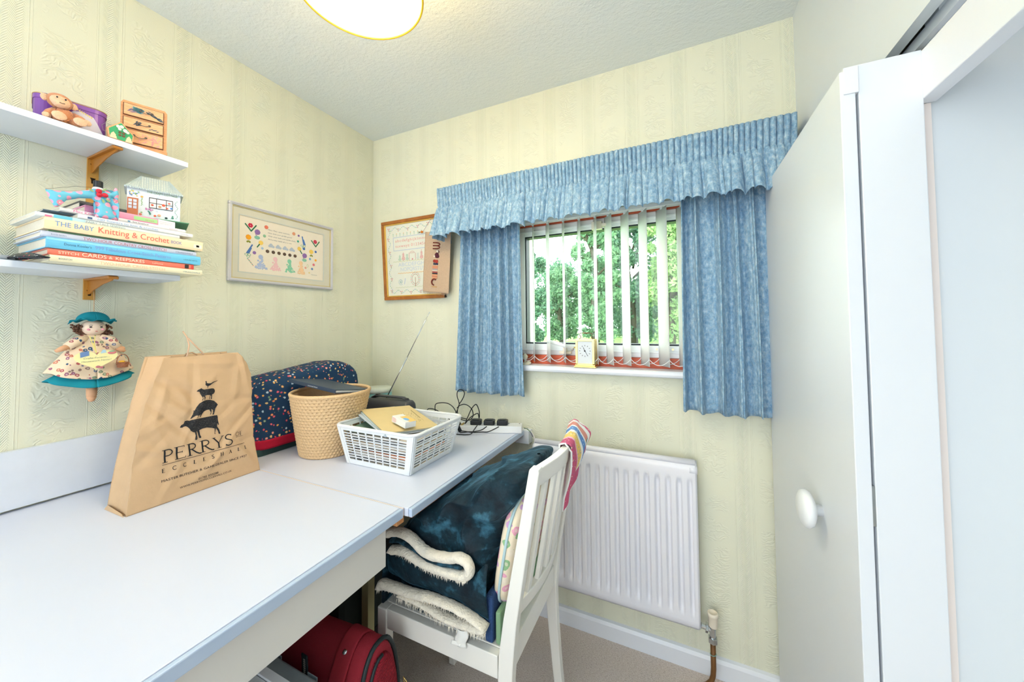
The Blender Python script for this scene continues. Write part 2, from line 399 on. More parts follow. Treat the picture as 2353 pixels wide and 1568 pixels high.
# sill board
b = MB(); b.prism([(.05, 0), (-.03, 0), (-.036, -.004), (-.038, -.014), (-.036, -.022), (-.03, -.026), (.05, -.026)], (WX0-.02, 0, 1.094), (0, 1, 0), (0, 0, 1), (WX1-WX0+.04, 0, 0))
struct('trim_4', b, M_gloss)

# folding door ------------------------------------------------------
dr = bpy.data.objects.new('door_1', None); COL.objects.link(dr); dr.location = (1.885, -.655, 0); dr['kind'] = 'structure'
bx('door_leaf', M_door, dr, 1.868, 1.890, -.676, -.03, .012, 1.745, bevel=.0015)
bx('door_leaf', M_door, dr, 1.894, 1.979, -.676, -.655, .012, 1.752, bevel=.0015)
bx('hinge', M_door, dr, 1.873, 1.894, -.679, -.660, 1.70, 1.75, bevel=.001)
for hz in (.25, .92): bx('hinge', M_chrome, dr, 1.889, 1.895, -.675, -.656, hz, hz+.07)
b = MB(); T = frame((1.868, -.497, .858), (0, 0, 1), (0, 1, 0), (-1, 0, 0))
b.T = T; b.lathe([(.012, 0), (.012, .012), (.022, .014), (.036, .02), (.041, .028), (.038, .036), (.026, .042), (.001, .044)], n=32)
k_ = b.build('door_knob', M_white, dr, smooth=True)

# ================================================================ OUTSIDE
M_lawn = plain('lawn_grass', (120, 160, 84), .9, .1, .15, 2)
b = MB(); b.box(-40, 30, .4, 60, -.5, -.32); o = b.build('garden_lawn', M_lawn, None, loc=(0, 20, -.5)); o['kind'] = 'structure'
M_leaf1 = leaf_mat('leaves_mid', (76, 110, 80), (100, 136, 102), (126, 158, 118))
M_leaf2 = leaf_mat('leaves_dark', (60, 94, 74), (84, 120, 94), (110, 142, 110))
M_leaf3 = leaf_mat('leaves_yellow', (98, 128, 80), (122, 150, 94), (148, 170, 112))
M_bark = plain('bark', (74, 70, 56), .9, .1, .2, 6)
def tree(x, y, h, rw, trunk_h, n, lm, label, seed, low=0.08, size=.165):
    rd = random.Random(seed); t = thing('garden_tree', (x, y, -.32), label, 'tree', 'trees at the end of the lawn')
    b = MB(); pts = [(x+rd.uniform(-.1, .1)*i, y, -.32+h*.9*i/6) for i in range(7)]
    b.tube(pts, [.28*(1-i/8) for i in range(7)], 8)
    for k in range(7):
        a = rd.uniform(0, 2*PI); z0 = h*rd.uniform(.2, .7); L = rw*rd.uniform(.5, .9)
        b.tube([(x, y, z0), (x+math.cos(a)*L*.5, y+math.sin(a)*L*.5, z0+L*.5), (x+math.cos(a)*L, y+math.sin(a)*L, z0+L*.8)], [.1, .06, .02], 5)
    b.build('trunk', M_bark, t, smooth=True)
    b = MB(); cl = []
    for k in range(70):
        q = rd.uniform(low, 1); a = rd.uniform(0, 2*PI); rr = rw*math.sin(PI*min(.97, max(.12, q*.92)))**.6*rd.uniform(.3, 1)
        cl.append((x+math.cos(a)*rr, y+math.sin(a)*rr*.6, -.32+h*q, rd.uniform(.5, .95)*rw*.38))
    for i in range(n):
        c = cl[i % len(cl)]; v = Vector((rd.gauss(0, 1), rd.gauss(0, 1), rd.gauss(0, 1))); v = v.normalized()*c[3]*rd.uniform(.3, 1)
        p = Vector(c[:3])+v; 
        if p.z < -.2: continue
        s = size*rd.uniform(.5, 1.2); u = Vector((rd.gauss(0, 1), rd.gauss(0, .5), rd.gauss(0, 1))).normalized(); ww = u.cross(Vector((rd.gauss(0, .6), 1, rd.gauss(0, .6)))).normalized()
        b.add([p-u*s, p-ww*s*.45, p+u*s, p+ww*s*.45], [(0, 1, 2, 3)])
    b.build('foliage', lm, t, kind='stuff', recalc=False)
tree(-8.0, 22, 6.4, 1.6, 1, 9126, M_leaf2, 'dark conifer at the left edge of the window view', 1)
tree(-6.9, 26.5, 5.9, 1.7, 1, 10530, M_leaf1, 'low bushy green tree second from the left of the window view', 2)
tree(-3.3, 22, 9.5, 1.7, 1, 11232, M_leaf1, 'tall slim tree just left of the clock in the window view', 3)
tree(-1.3, 26, 9.0, 2.3, 1, 11232, M_leaf2, 'dark trunked tree behind the middle of the window', 4)
tree(1.2, 22, 9.0, 1.6, 1, 8073, M_leaf3, 'yellow-green tree right of the middle of the window', 5)
tree(3.9, 25, 9.5, 2.0, 1, 9126, M_leaf1, 'tall loose tree near the right side of the window', 6)
tree(-13, 46, 9.5, 4.5, 1, 9126, M_leaf2, 'wide bush far behind at the left of the window view', 8, .05, .2)
tree(-2, 38, 6.0, 5.0, 1, 9828, M_leaf1, 'wide bush far behind the middle of the window view', 9, .05, .2)
tree(9.5, 46, 6.0, 4.5, 1, 9126, M_leaf2, 'wide bush far behind at the right of the window view', 10, .05, .2)
tree(-4.9, 33, 7.6, 2.0, 1, 7000, M_leaf2, 'rounded tree between the low bushy tree and the tall slim tree', 14)
tree(1.9, 30, 9.5, 2.1, 1, 8000, M_leaf1, 'full green tree behind the yellow-green one', 15)
tree(-1.0, 17.6+14, 5.2, 1.6, 1, 5000, M_leaf1, 'small leafy tree low behind the clock', 16)
b = MB(); rd = random.Random(4)
for i in range(5000):
    p = Vector((rd.uniform(-14, 8), 18.2+rd.uniform(-.35, .35), rd.uniform(-.3, .12))); s = rd.uniform(.05, .12); u = Vector((rd.gauss(0, 1), rd.gauss(0, 1), rd.gauss(0, 1))).normalized(); ww = u.orthogonal().normalized()
    b.add([p-u*s, p-ww*s*.5, p+u*s, p+ww*s*.5], [(0, 1, 2, 3)])
hd = b.build('garden_hedge', M_leaf3, None, loc=(-3, 18.2, -.32), kind='stuff', recalc=False); tag(hd, 'low yellow-green hedge along the foot of the window view', 'hedge')
# ================================================================ CURTAINS AND BLIND
def pelmet():
    t = thing('curtain_pelmet', (1.25, -.07, 1.69), 'gathered blue mottled fabric pelmet across the top of the window', 'pelmet')
    x0, x1 = .545, 1.945; n = 1100; m = 22; rd = random.Random(3)
    # narrow heading pleats and wider skirt folds, irregular
    ph = [0.0]; 
    def nz(x, s, f): return noise.noise(Vector((x*f, s, 0)))
    def fn(u, v):
        x = x0+(x1-x0)*u; top = 1.936+.014*u+.003*nz(x, 1, 9); bot = 1.692+.018*u
        pl = 2*abs(math.sin(PI*(x*56+1.8*nz(x, 2, 5))))**.55-1
        g1 = 2*abs(math.sin(PI*(x*15+1.4*nz(x, 3, 4))))**.6-1; g2 = 2*abs(math.sin(PI*(x*28+1.2*nz(x, 4, 6))))**.6-1
        hem = nz(x, 6, 12)
        f = g1*.62+g2*.38
        if v < .36:
            t_ = v/.36; y = -.115-.0085*pl*(.55+.45*math.sin(PI*min(1, t_*1.3)))-.004*(1-t_)**2*4*.5
        else:
            t_ = (v-.36)/.64; a = sm(0, .22, t_); y = -.115-.0085*pl*(1-a)*.8-.019*f*a*(.55+.6*t_)-.035*t_-.007*math.exp(-t_*14)
        z = lerp(top, bot, v)
        if v > .9: z += .009*f*(v-.9)*10+.003*hem
        zz = abs(v-.36); y += .013*math.exp(-(zz/.016)**2)
        if u < .02: x -= .006*(1-abs(v-.3))
        x += .005*math.cos(2*PI*x*15)*sm(.4, 1, v)
        # ends: skirt flares sideways
        e0 = max(0, 1-u/.03); e1 = max(0, 1-(1-u)/.03); x += -.018*e0*sm(.36, 1, v)
        x -= .03*e1*sm(.3, 1, v)
        return (x, y, z)
    b = MB(); b.grid(fn, n, m, .0012); b.build('valance_fabric', M_curt, t, smooth=True)
    b = MB()
    def ret(side):
        xx = x0 if side < 0 else x1
        def f2(u, v):
            z = lerp(1.936+.014*(side > 0), 1.692+.018*(side > 0), v); y = lerp(-.006, -.113-.035*max(0, v-.36)/.64, u)
            return (xx+.004*math.sin(u*26)-(.016*sm(.36, 1, v)*u if side < 0 else .03*sm(.3, 1, v)*u), y, z)
        return f2
    b.grid(ret(-1), 20, 8, .001); b.build('valance_return', M_curt, t, smooth=True)
    b = MB(); b.grid(ret(1), 20, 8, .001); b.build('valance_return', M_curt, t, smooth=True)
    bx('pelmet_board', M_gloss, t, x0+.01, x1-.01, -.098, -.003, 1.905, 1.92)
pelmet()
def curtain(x0, x1, ztop, zbot, nf, seed, label, xb0=None, xb1=None):
    t = thing('curtain', ((x0+x1)/2, -.07, zbot), label, 'curtain', 'pair of short window curtains')
    xb0 = x0 if xb0 is None else xb0; xb1 = x1 if xb1 is None else xb1
    def fn(u, v):
        n_ = noise.noise(Vector((u*4, seed, v*.7))); 
        p = u*nf+.55*noise.noise(Vector((u*3, seed+5, v*.5)))
        x = lerp(lerp(x0, x1, u), lerp(xb0, xb1, u), v)+.006*math.cos(2*PI*p)
        s = math.sin(2*PI*p); s = math.copysign(abs(s)**.7, s)
        y = -.062-.023*s*(.75+.25*v)-.006*math.sin(2*PI*p*2.3+seed)-.005*n_
        z = lerp(ztop, zbot+.004*math.sin(2*PI*p+1)+.008*noise.noise(Vector((u*5, seed, 3))), v)
        return (x, y, z)
    b = MB(); b.grid(fn, 340, 44, .0015); b.build('curtain_fabric', M_curt, t, smooth=True)
    def hem(u, v):
        p = Vector(fn(u, 1)); q = Vector(fn(u, .962)); r = p.lerp(q, v); r.y -= .0022; return r
    b = MB(); b.grid(hem, 340, 2, .001); b.build('hem', M_curt, t, smooth=True)
curtain(.632, .952, 1.88, .962, 6.4, 1.3, 'left blue mottled curtain above the socket strip and cables', .606, .972)
curtain(1.602, 1.905, 1.89, .955, 6.2, 7.7, 'right blue mottled curtain beside the folding door', 1.592, 1.915)

vb = thing('vertical_blind', (1.26, .02, 1.10), 'white vertical blind with slim vanes hanging in the window', 'blind')
b = MB(); b.box(.90, 1.655, .002, .034, 1.744, 1.764); b.build('headrail', M_white, vb, bevel=.003)
vx = [.915, .984, 1.055, 1.129, 1.200, 1.270, 1.325, 1.393, 1.463, 1.534, 1.606]
va = [30, 25, 31, 24, 24, 22, 33, 33, 31, 34, 29]
for i, (x, a) in enumerate(zip(vx, va)):
    a = math.radians(a); d = Vector((math.sin(a), -math.cos(a), 0)); n_ = Vector((math.cos(a), math.sin(a), 0)); c0 = Vector((x, .012, 0)); wd = .074
    def vf(u, v):
        s = (u-.5)*wd; bow = .003*math.cos(PI*(u-.5)); tw = 1-.0*v
        return c0+d*s+n_*bow+Vector((0, 0, lerp(1.738, 1.107, v)))
    b = MB(); b.grid(vf, 6, 10, .0006); b.build('vane', M_vane, vb, smooth=True)
    b = MB(); b.box(x-.004, x+.004, .008, .016, 1.734, 1.748); b.build('carrier_clip', M_white, vb)
for i in range(10):
    for s in (-1, 1):
        pts = []
        for k in range(11):
            q = k/10; A = Vector((vx[i], .012, 0))+Vector((math.sin(math.radians(va[i])), -math.cos(math.radians(va[i])), 0))*.034*s
            B = Vector((vx[i+1], .012, 0))+Vector((math.sin(math.radians(va[i+1])), -math.cos(math.radians(va[i+1])), 0))*.034*s
            p = A.lerp(B, q); p.z = 1.135-.022*4*q*(1-q); pts.append(p)
        b = MB(); b.tube(pts, .0013, 5); b.build('bead_chain', M_white, vb)

# clock and ornament on the sill
ck = thing('carriage_clock', (1.226, -.008, 1.094), 'brass carriage clock with white face standing on the window sill', 'clock')
def clock():
    x0, x1, y0, y1, z0, z1 = 1.188, 1.268, -.030, .022, 1.106, 1.206
    b = MB(); b.box(x0-.006, x1+.006, y0-.006, y1+.004, 1.0945, 1.1005); b.box(x0-.002, x1+.002, y0-.002, y1+.001, 1.1005, 1.107); b.build('base_plinth', M_brass, ck, bevel=.0012)
    b = MB()
    for xx in (x0, x1-.009):
        b.box(xx, xx+.009, y0, y0+.008, z0, z1); b.box(xx, xx+.009, y1-.008, y1, z0, z1)
    b.box(x0, x1, y0, y1, z1-.002, z1+.007); b.box(x0, x1, y0, y0+.008, z0, z0+.005); b.build('case', M_brass, ck, bevel=.001)
    bx('dial', C('clock_dial', (226, 232, 236)), ck, x0+.008, x1-.008, y0+.003, y0+.005, z0+.004, z1-.002)
    bx('side_panel', C('clock_side', (214, 196, 150), .3), ck, x0+.002, x1-.002, y0+.006, y1-.001, z0+.001, z1-.002)
    cx, cz = (x0+x1)/2, z0+.058; b = MB()
    for k in range(12):
        a = k*PI/6; r0, r1 = .020, .0245
        b.bar((cx+math.sin(a)*r0, y0+.0025, cz+math.cos(a)*r0), (cx+math.sin(a)*r1, y0+.0025, cz+math.cos(a)*r1), .0018, .0008, (0, 1, 0))
    b.build('hour_marks', M_ink, ck)
    for nm, a, L, w_ in (('hour_hand', -.42, .016, .0018), ('minute_hand', 2.6, .023, .0012)):
        b = MB(); b.bar((cx, y0+.0015, cz), (cx+math.sin(a)*L, y0+.0015, cz+math.cos(a)*L), w_, .0008, (0, 1, 0)); b.build(nm, M_ink, ck)
    b = MB(); b.T = frame((cx, y0+.001, cz), (1, 0, 0), (0, 0, 1), (0, -1, 0)); b.lathe([(.003, 0), (.003, .0015)], n=12); b.build('hub', M_ink, ck)
    hp = [(x0+.010, 1.213), (x0+.018, 1.218), (x0+.016, 1.226), (x0+.011, 1.233), (x0+.017, 1.238), (x0+.03, 1.2385), (x1-.03, 1.2385), (x1-.017, 1.238), (x1-.011, 1.233), (x1-.016, 1.226), (x1-.018, 1.218), (x1-.010, 1.213)]
    b = MB(); b.tube([(x, -.004, z) for x, z in hp], .0013, 6); b.tube([(x0+.028, -.004, 1.2387), (x1-.028, -.004, 1.2387)], .0024, 8); b.build('carrying_handle', C('bronze_handle', (140, 96, 70), .4), ck, smooth=True)
clock()
orn = MB(); orn.lathe([(.001, 0), (.022, 0), (.024, .003), (.021, .006), (.006, .010), (.005, .02), (.011, .028), (.014, .036), (.010, .044), (.004, .048), (.001, .05)], (.948, -.010, 1.0942), 20, 1.0, .8)
orn.ell((.965, -.012, 1.103), (.014, .009, .008), 12, 8); orn.tube([(.938, -.01, 1.13), (.930, -.01, 1.14), (.936, -.01, 1.15), (.944, -.01, 1.145)], .0022, 6)
tag(orn.build('sill_ornament', C('cream_china', (226, 216, 188), .3), smooth=True), 'small cream china ornament at the left end of the window sill', 'ornament')

# ================================================================ CEILING LAMP
lp = thing('ceiling_lamp', (.938, -.946, 2.05), 'round drum shaded ceiling lamp, lit, with a yellow rim', 'lamp')
M_shade = translucent('cream_lampshade', (250, 236, 200), .5)
b = MB(); n = 64
def ring(r, z): return [(.938+r*math.cos(2*PI*k/n), -.946+r*math.sin(2*PI*k/n), z) for k in range(n)]
b.loft([ring(.141, 2.05), ring(.137, 2.24)], caps=False); b.loft([ring(.1395, 2.05), ring(.1355, 2.24)], caps=False); b.build('lamp_shade', M_shade, lp, smooth=True, recalc=False)
b = MB(); b.tube(ring(.141, 2.052), .0028, 8, loop=True); b.build('bottom_rim', C('yellow_rim_trim', (255, 200, 40), .6), lp, smooth=True)
b = MB(); b.tube(ring(.1365, 2.24), .002, 6, loop=True); b.build('top_rim', M_brass, lp, smooth=True)
b = MB(); b.loft([ring(.137, 2.066), ring(.001, 2.066)], caps=False); b.build('diffuser', translucent('opal_diffuser', (250, 250, 246), .75), lp, recalc=False)
b = MB(); b.tube([(.938, -.946, 2.18), (.938, -.946, 2.335)], .003, 8); b.build('flex', M_white, lp)
b = MB(); b.lathe([(.04, 2.35), (.042, 2.335), (.02, 2.322), (.004, 2.315)], (.938, -.946, 0), 24); b.build('ceiling_rose', M_white, lp, smooth=True)
b = MB(); b.lathe([(.014, 2.19), (.014, 2.235), (.006, 2.245)], (.938, -.946, 0), 16)
for k in range(3): b.bar((.938, -.946, 2.236), (.938+.136*math.cos(k*2.094), -.946+.136*math.sin(k*2.094), 2.24), .003, .003)
b.build('lamp_holder', M_white, lp)

# ================================================================ RADIATOR
def radiator():
    t = thing('radiator', (1.32, -.06, .18), 'white fluted panel radiator under the window behind the chair', 'radiator')
    x0, x1, z0, z1 = 1.004, 1.636, .183, .775; nf = 16
    def fn(u, v):
        x = lerp(x0, x1, u); z = lerp(z0, z1, v)
        p = (x-x0-.018)/(x1-x0-.036)*nf; fr = p-math.floor(p)
        inn = sm(.07, .14, v)*(1-sm(.86, .90, v))*(1 if 0 <= p <= nf else 0)
        rib = sm(0, .18, fr)*(1-sm(.55, .82, fr))
        y = -.068+.012*(1-rib)*inn
        if v > .955: y += .022*((v-.955)/.045)**2
        if v < .03: y += .010*(1-v/.03)
        y += .008*max(0, (abs(u-.5)-.49)/.01)
        return (x, y, z)
    b = MB(); b.grid(fn, 420, 60, .0012); b.build('front_panel', M_rad, t, smooth=True)
    bx('back_panel', M_rad, t, x0+.004, x1-.004, -.048, -.040, z0+.012, z1-.004, bevel=.003)
    b = MB(); b.tube([(x0+.006, -.054, z1-.004), (x1-.006, -.054, z1-.004)], .011, 10); b.build('top_rail', M_rad, t, smooth=True)
    for xx in (x0+.012, x1-.012):
        b = MB(); b.tube([(xx-.013, -.056, z1-.030), (xx+.013, -.056, z1-.030)], .015, 12); b.build('end_boss', M_rad, t, smooth=True)
    for xx in (1.15, 1.48): bx('wall_bracket', M_rad, t, xx, xx+.03, -.040, -.001, .3, .62)
    v = MB(); v.tube([(1.636, -.06, .205), (1.668, -.06, .200)], .009, 12); v.tube([(1.650, -.06, .2035), (1.658, -.06, .2025)], .0165, 6); v.tube([(1.672, -.06, .222), (1.672, -.06, .158)], .010, 12); v.tube([(1.672, -.06, .176), (1.672, -.06, .158)], .0155, 6); v.build('valve_body', M_chrome, t, bevel=.001)
    v = MB(); v.lathe([(.013, 0), (.0145, .004), (.0150, .036), (.0175, .038), (.0175, .046), (.0155, .049), (.012, .0492), (.0115, .0475), (.001, .0472)], (1.674, -.06, .212), 24); v.build('valve_cap', M_creamp, t, smooth=True)
    pts = [(1.672, -.06, .162), (1.672, -.06, .07), (1.670, -.061, .045), (1.664, -.064, .026), (1.650, -.068, .012), (1.630, -.072, .004), (1.615, -.075, .0005)]
    v = MB(); v.tube(pts, .0085, 12); v.build('supply_pipe', M_copper, t, smooth=True)
    v = MB(); v.tube([(1.672+.0092*math.cos(a), -.06+.0092*math.sin(a), .118+.002*math.cos(a)) for a in [k*PI/8 for k in range(16)]], .0012, 5, loop=True); v.build('earth_wire', C('green_wire', (120, 170, 160)), t)
radiator()

# ================================================================ DESK
DZ = .808
dk = thing('desk', (.47, -1.75, 0), 'near white desk with cream drawer front, carrying the paper bag', 'desk')
b = MB(); b.box(.004, .921, -2.55, -.792, DZ-.024, DZ); b.build('desktop', M_desk, dk, bevel=.0015)
b = MB(); b.box(.922, .932, -2.55, -.792, DZ-.024, DZ-.0005); b.build('edge_strip', M_deske, dk, bevel=.002)
bx('edge_strip', M_jamb, dk, .01, .93, -.7915, -.789, DZ-.02, DZ)
bx('drawer_front', M_apron, dk, .888, .902, -2.50, -.822, .672, DZ-.027, bevel=.001)
bx('drawer_box', M_apron, dk, .42, .886, -2.49, -.835, .69, DZ-.028)
for yy in (-2.5, -1.2): bx('side_panel', M_apron, dk, .02, .40, yy, yy+.02, 0, DZ-.026)
bx('cable_batten', M_batten, dk, .86, .925, -.808, -.782, DZ-.040, DZ-.0255, bevel=.001)
fd = thing('table', (.47, -.42, 0), 'far white table under the window carrying the baskets', 'table')
b = MB(); b.box(.004, .942, -.786, -.045, DZ-.022, DZ); b.build('table_top', M_desk, fd, bevel=.0015)
b = MB(); b.box(.943, .954, -.786, -.045, DZ-.022, DZ-.0005); b.build('edge_strip', M_deske, fd, bevel=.002)
bx('core_edge', M_chip, fd, .02, .95, -.78, -.05, DZ-.0255, DZ-.0225)
bx('wall_batten', M_gloss, fd, .02, .975, -.042, -.002, DZ-.062, DZ-.004, bevel=.002)
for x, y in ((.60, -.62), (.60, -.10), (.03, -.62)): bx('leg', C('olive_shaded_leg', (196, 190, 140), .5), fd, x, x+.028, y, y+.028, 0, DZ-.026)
bx('top_rail', M_apron, fd, .03, .62, -.10, -.08, .74, DZ-.026)
up = MB(); up.box(.0015, .019, -2.55, -.93, .815, .964); tag(up.build('splashback_board', M_deske2 if 'M_deske2' in globals() else C('pale_blue_white_board', (226, 232, 242), .4), bevel=.001), 'long white backboard standing on the desk against the wall', 'backboard')

# ================================================================ SHELVES
def shelf(z, yend, label, depth):
    t = thing('wall_shelf', (.09, -1.7, z-.016), label, 'shelf', 'two white wall shelves')
    bx('shelf_board', M_shelf, t, .004, depth, -2.4, yend, z-.016, z, bevel=.0008)
    return t
def bracket(z, par, tip):
    y0, y1 = -1.1045, -1.083; c = (y0+y1)/2
    b = MB(); b.prism([(.006, -.001), (tip, -.001), (tip+.004, -.006), (tip-.004, -.013), (tip*.62, -.021), (.05, -.034), (.018, -.045), (.006, -.045)], (0, c-.0015, z-.016), (1, 0, 0), (0, 0, 1), (0, .003, 0)); b.build('bracket_web', M_brk, par, bevel=.0006)
    b = MB(); b.prism([(.006, 0), (tip, 0), (tip+.007, -.004), (tip+.004, -.010), (tip-.006, -.008), (.006, -.005)], (0, c-.010, z-.0162), (1, 0, 0), (0, 0, 1), (0, .020, 0)); b.build('bracket_arm', M_brk, par, bevel=.0015)
s1 = shelf(1.804, -.937, 'upper white wall shelf holding the monkey and small drawers', .182); bracket(1.804, s1, .176)
s2 = shelf(1.441, -.951, 'lower white wall shelf holding the pile of craft books', .182); bracket(1.441, s2, .172)
rl = thing('shelf_rail', (.003, -1.093, 1.364), 'tan slotted metal rail holding both shelves on the wall', 'rail')
def rail():
    y0, y1 = -1.103, -1.079
    bx('rail_channel', M_brk2, rl, .001, .006, y0, y1, 1.364, 1.83, bevel=.0008)
    for k in range(11):
        z = 1.385+k*.042
        if abs(z-1.41) < .02 : continue
        b = MB(); b.prism([(-.006, .008), (.006, .008), (.0035, .002), (.003, -.009), (-.003, -.009), (-.0035, .002)], (.0059, -1.091, z), (0, 1, 0), (0, 0, 1), (.0005, 0, 0)); b.build('slot', M_dark, rl)
    b = MB(); b.T = frame((.006, -1.091, 1.400), (0, 1, 0), (0, 0, 1), (1, 0, 0)); b.lathe([(.0045, 0), (.004, .0015), (.001, .002)], n=14); b.build('screw', M_chrome, rl, smooth=True)
rail()

# ---- books ----
def book(name, label, y0, y1, z0, z1, xf, dep, col, texts=(), tilt=0, yaw=0, soft=False, pagec=None, fullpages=False):
    """spine faces the room (+x); y0 left end, y1 right end of the spine"""
    cy = (y0+y1)/2; t = thing(name, (xf-dep/2, cy, z0), label, 'book', 'craft books piled on the lower shelf')
    mc = C('cover_'+col[0], col[1], .35)
    T = Matrix.Translation(Vector((xf, cy, z0))) @ Matrix.Rotation(yaw, 4, 'Z') @ Matrix.Rotation(tilt, 4, 'X') @ Matrix.Translation(Vector((-xf, -cy, -z0)))
    h = z1-z0; ct = min(.0022, h*.22) if not soft else .0006
    b = MB(T); b.box(xf-dep, xf-.001, y0, y1, z0, z0+ct); b.box(xf-dep, xf-.001, y0, y1, z1-ct, z1)
    sp = [(-.003, 0), (0, h*.06), (.0012, h*.25), (.0015, h*.5), (.0012, h*.75), (0, h*.94), (-.003, h)]
    b.prism([(-.004, 0)]+sp+[(-.004, h)], (xf-.0005, y0, z0), (1, 0, 0), (0, 0, 1), (0, y1-y0, 0)); b.build('cover', mc, t)
    b = MB(T); e = .003 if not soft else .0005
    b.box(xf-dep+e, xf-.004, y0+e, y1-e, z0+ct, z1-ct); b.build('page_block', pagec or M_pages, t)
    for i, (s, a, e_, zc, cap, colr) in enumerate(texts):
        m = C('print_'+str(colr), colr, .6); b = MB(T)
        ya = lerp(y0, y1, a); yb = lerp(y0, y1, e_); zz = z0+h*zc
        if s == '#': b.add([(xf+.0014, ya, zz), (xf+.0014, yb, zz), (xf+.0014, yb, zz+cap), (xf+.0014, ya, zz+cap)], [(0, 1, 2, 3)])
        else: lettering(b, s, (xf+.0016, ya, zz), (0, 1, 0), (0, 0, 1), cap, yb-ya)
        b.build('spine_lettering' if s != '#' else 'spine_patch', m, t, recalc=False)
    return t
red = (232, 92, 76)
book('craft_book', 'cream two-hour cross-stitch book at the bottom of the pile', -1.220, -.921, 1.4415, 1.4565, .240, .21, ('cream', (244, 236, 200)), [('TWO-HOUR CROSS-STITCH', .27, .70, .22, .0075, (240, 190, 160)), ('BOONTON', .045, .115, .35, .0035, (60, 80, 110)), ('STERLING/CHAPELLE', .84, .98, .3, .0035, (90, 120, 140))])
book('craft_book', 'coral stitch cards and keepsakes book second from the bottom', -1.222, -.941, 1.457, 1.4725, .236, .205, ('coral', (236, 124, 102)), [('STITCH', .055, .17, .25, .0065, (250, 226, 200)), ('CARDS', .19, .34, .22, .0095, (252, 236, 210)), ('&', .355, .38, .25, .007, (250, 226, 200)), ('KEEPSAKES', .40, .60, .22, .0085, (252, 236, 210)), ('LeMoine', .66, .74, .3, .004, (250, 226, 200)), ('#', .92, .955, .1, .0115, (50, 46, 46)), ('#', .975, .999, .1, .012, (214, 70, 60))])
book('craft_book', 'bright blue book of 999 cross-stitch patterns in the pile', -1.226, -.926, 1.473, 1.4985, .240, .215, ('sky_blue', (112, 196, 232)), [("Donna Kooler's", .09, .24, .36, .006, (70, 100, 140)), ('999 Fabulous Cross-Stitch Patterns', .26, .76, .33, .0088, (130, 150, 216)), ('LEISURE ARTS', .86, .97, .36, .0038, (60, 110, 150))])
book('craft_book', 'lilac-grey two-hour country cross-stitch book above the blue one', -1.233, -.935, 1.499, 1.5125, .235, .2, ('lilac', (206, 212, 230)), [('TWO-HOUR COUNTRY CROSS-STITCH', .22, .76, .22, .0075, (190, 110, 130)), ('STERLING/CHAPELLE', .83, .97, .3, .0035, (90, 90, 130)), ('Brenda Sanders', .05, .13, .4, .0035, (120, 130, 170))])
book('craft_book', 'very thin green book under the thick cream knitting book', -1.221, -.938, 1.513, 1.5165, .232, .2, ('leaf_green', (116, 160, 120)), soft=True)
book('craft_book', 'thick cream baby knitting and crochet book, largest of the pile', -1.230, -.922, 1.517, 1.545, .242, .22, ('peach_cream', (252, 226, 186)), [('THE BABY', .05, .255, .34, .0115, (110, 150, 200)), ('Knitting & Crochet', .28, .735, .30, .0155, (232, 104, 92)), ('BOOK', .75, .83, .36, .0085, (120, 130, 190)), ('#', .925, .99, .22, .0115, (250, 240, 220)), ('#', .945, .97, .34, .006, (30, 30, 30))], fullpages=True)
book('craft_book', 'pale fairy tale sewing book with blue end above the cream one', -1.241, -.975, 1.5455, 1.5555, .232, .19, ('pale_white', (228, 236, 238)), [('#', .10, .21, .1, .008, (110, 200, 232)), ('#', .21, .29, .1, .008, (190, 224, 236)), ('FAIRY TALE SEWING', .295, .56, .2, .0058, (150, 176, 180)), ('#', .05, .09, .15, .004, (240, 120, 160))], soft=True)
book('craft_book', 'white book about 100 flowers to knit and crochet', -1.176, -.944, 1.556, 1.5665, .234, .18, ('bright_white', (240, 242, 244)), [('100 flowers to knit & crochet', .14, .65, .22, .0058, (140, 176, 214)), ('#', .065, .10, .2, .005, (60, 90, 130)), ('SEARCH PRESS', .87, .95, .35, .0025, (150, 150, 170))], soft=True)
book('craft_book', 'dark thin craft magazine jutting out left of the white books', -1.223, -1.04, 1.567, 1.5705, .20, .15, ('slate', (96, 116, 130)), soft=True)
book('craft_book', 'white mini knitted book with pink title on its spine', -1.200, -.953, 1.571, 1.580, .213, .16, ('white_gloss', (242, 240, 242)), [('Mini Knitted', .085, .27, .2, .006, (236, 90, 160)), ('Sue Stratford', .52, .65, .3, .004, (60, 60, 80)), ('#', .48, .50, .25, .004, (100, 150, 190)), ('Search Press', .84, .92, .35, .0025, (190, 120, 170))], soft=True)
book('craft_book', 'pink book with a green patch on its spine near the pile top', -1.157, -.975, 1.5805, 1.600, .203, .16, ('candy_pink', (240, 160, 196)), [('#', .50, .775, .25, .0105, (170, 224, 156)), ('speak', .63, .74, .38, .005, (206, 150, 130)), ('#', .785, .998, .02, .0185, (244, 240, 242)), ('LETS HAVE A STITCH', .80, .96, .55, .0028, (190, 170, 190)), ('LEFT KNITTY', .81, .95, .3, .0028, (190, 170, 190))])
book('craft_book', 'small black-covered book lying on top of the pile behind the cushion', -1.155, -1.03, 1.6005, 1.618, .16, .14, ('black_cover', (44, 46, 54)))

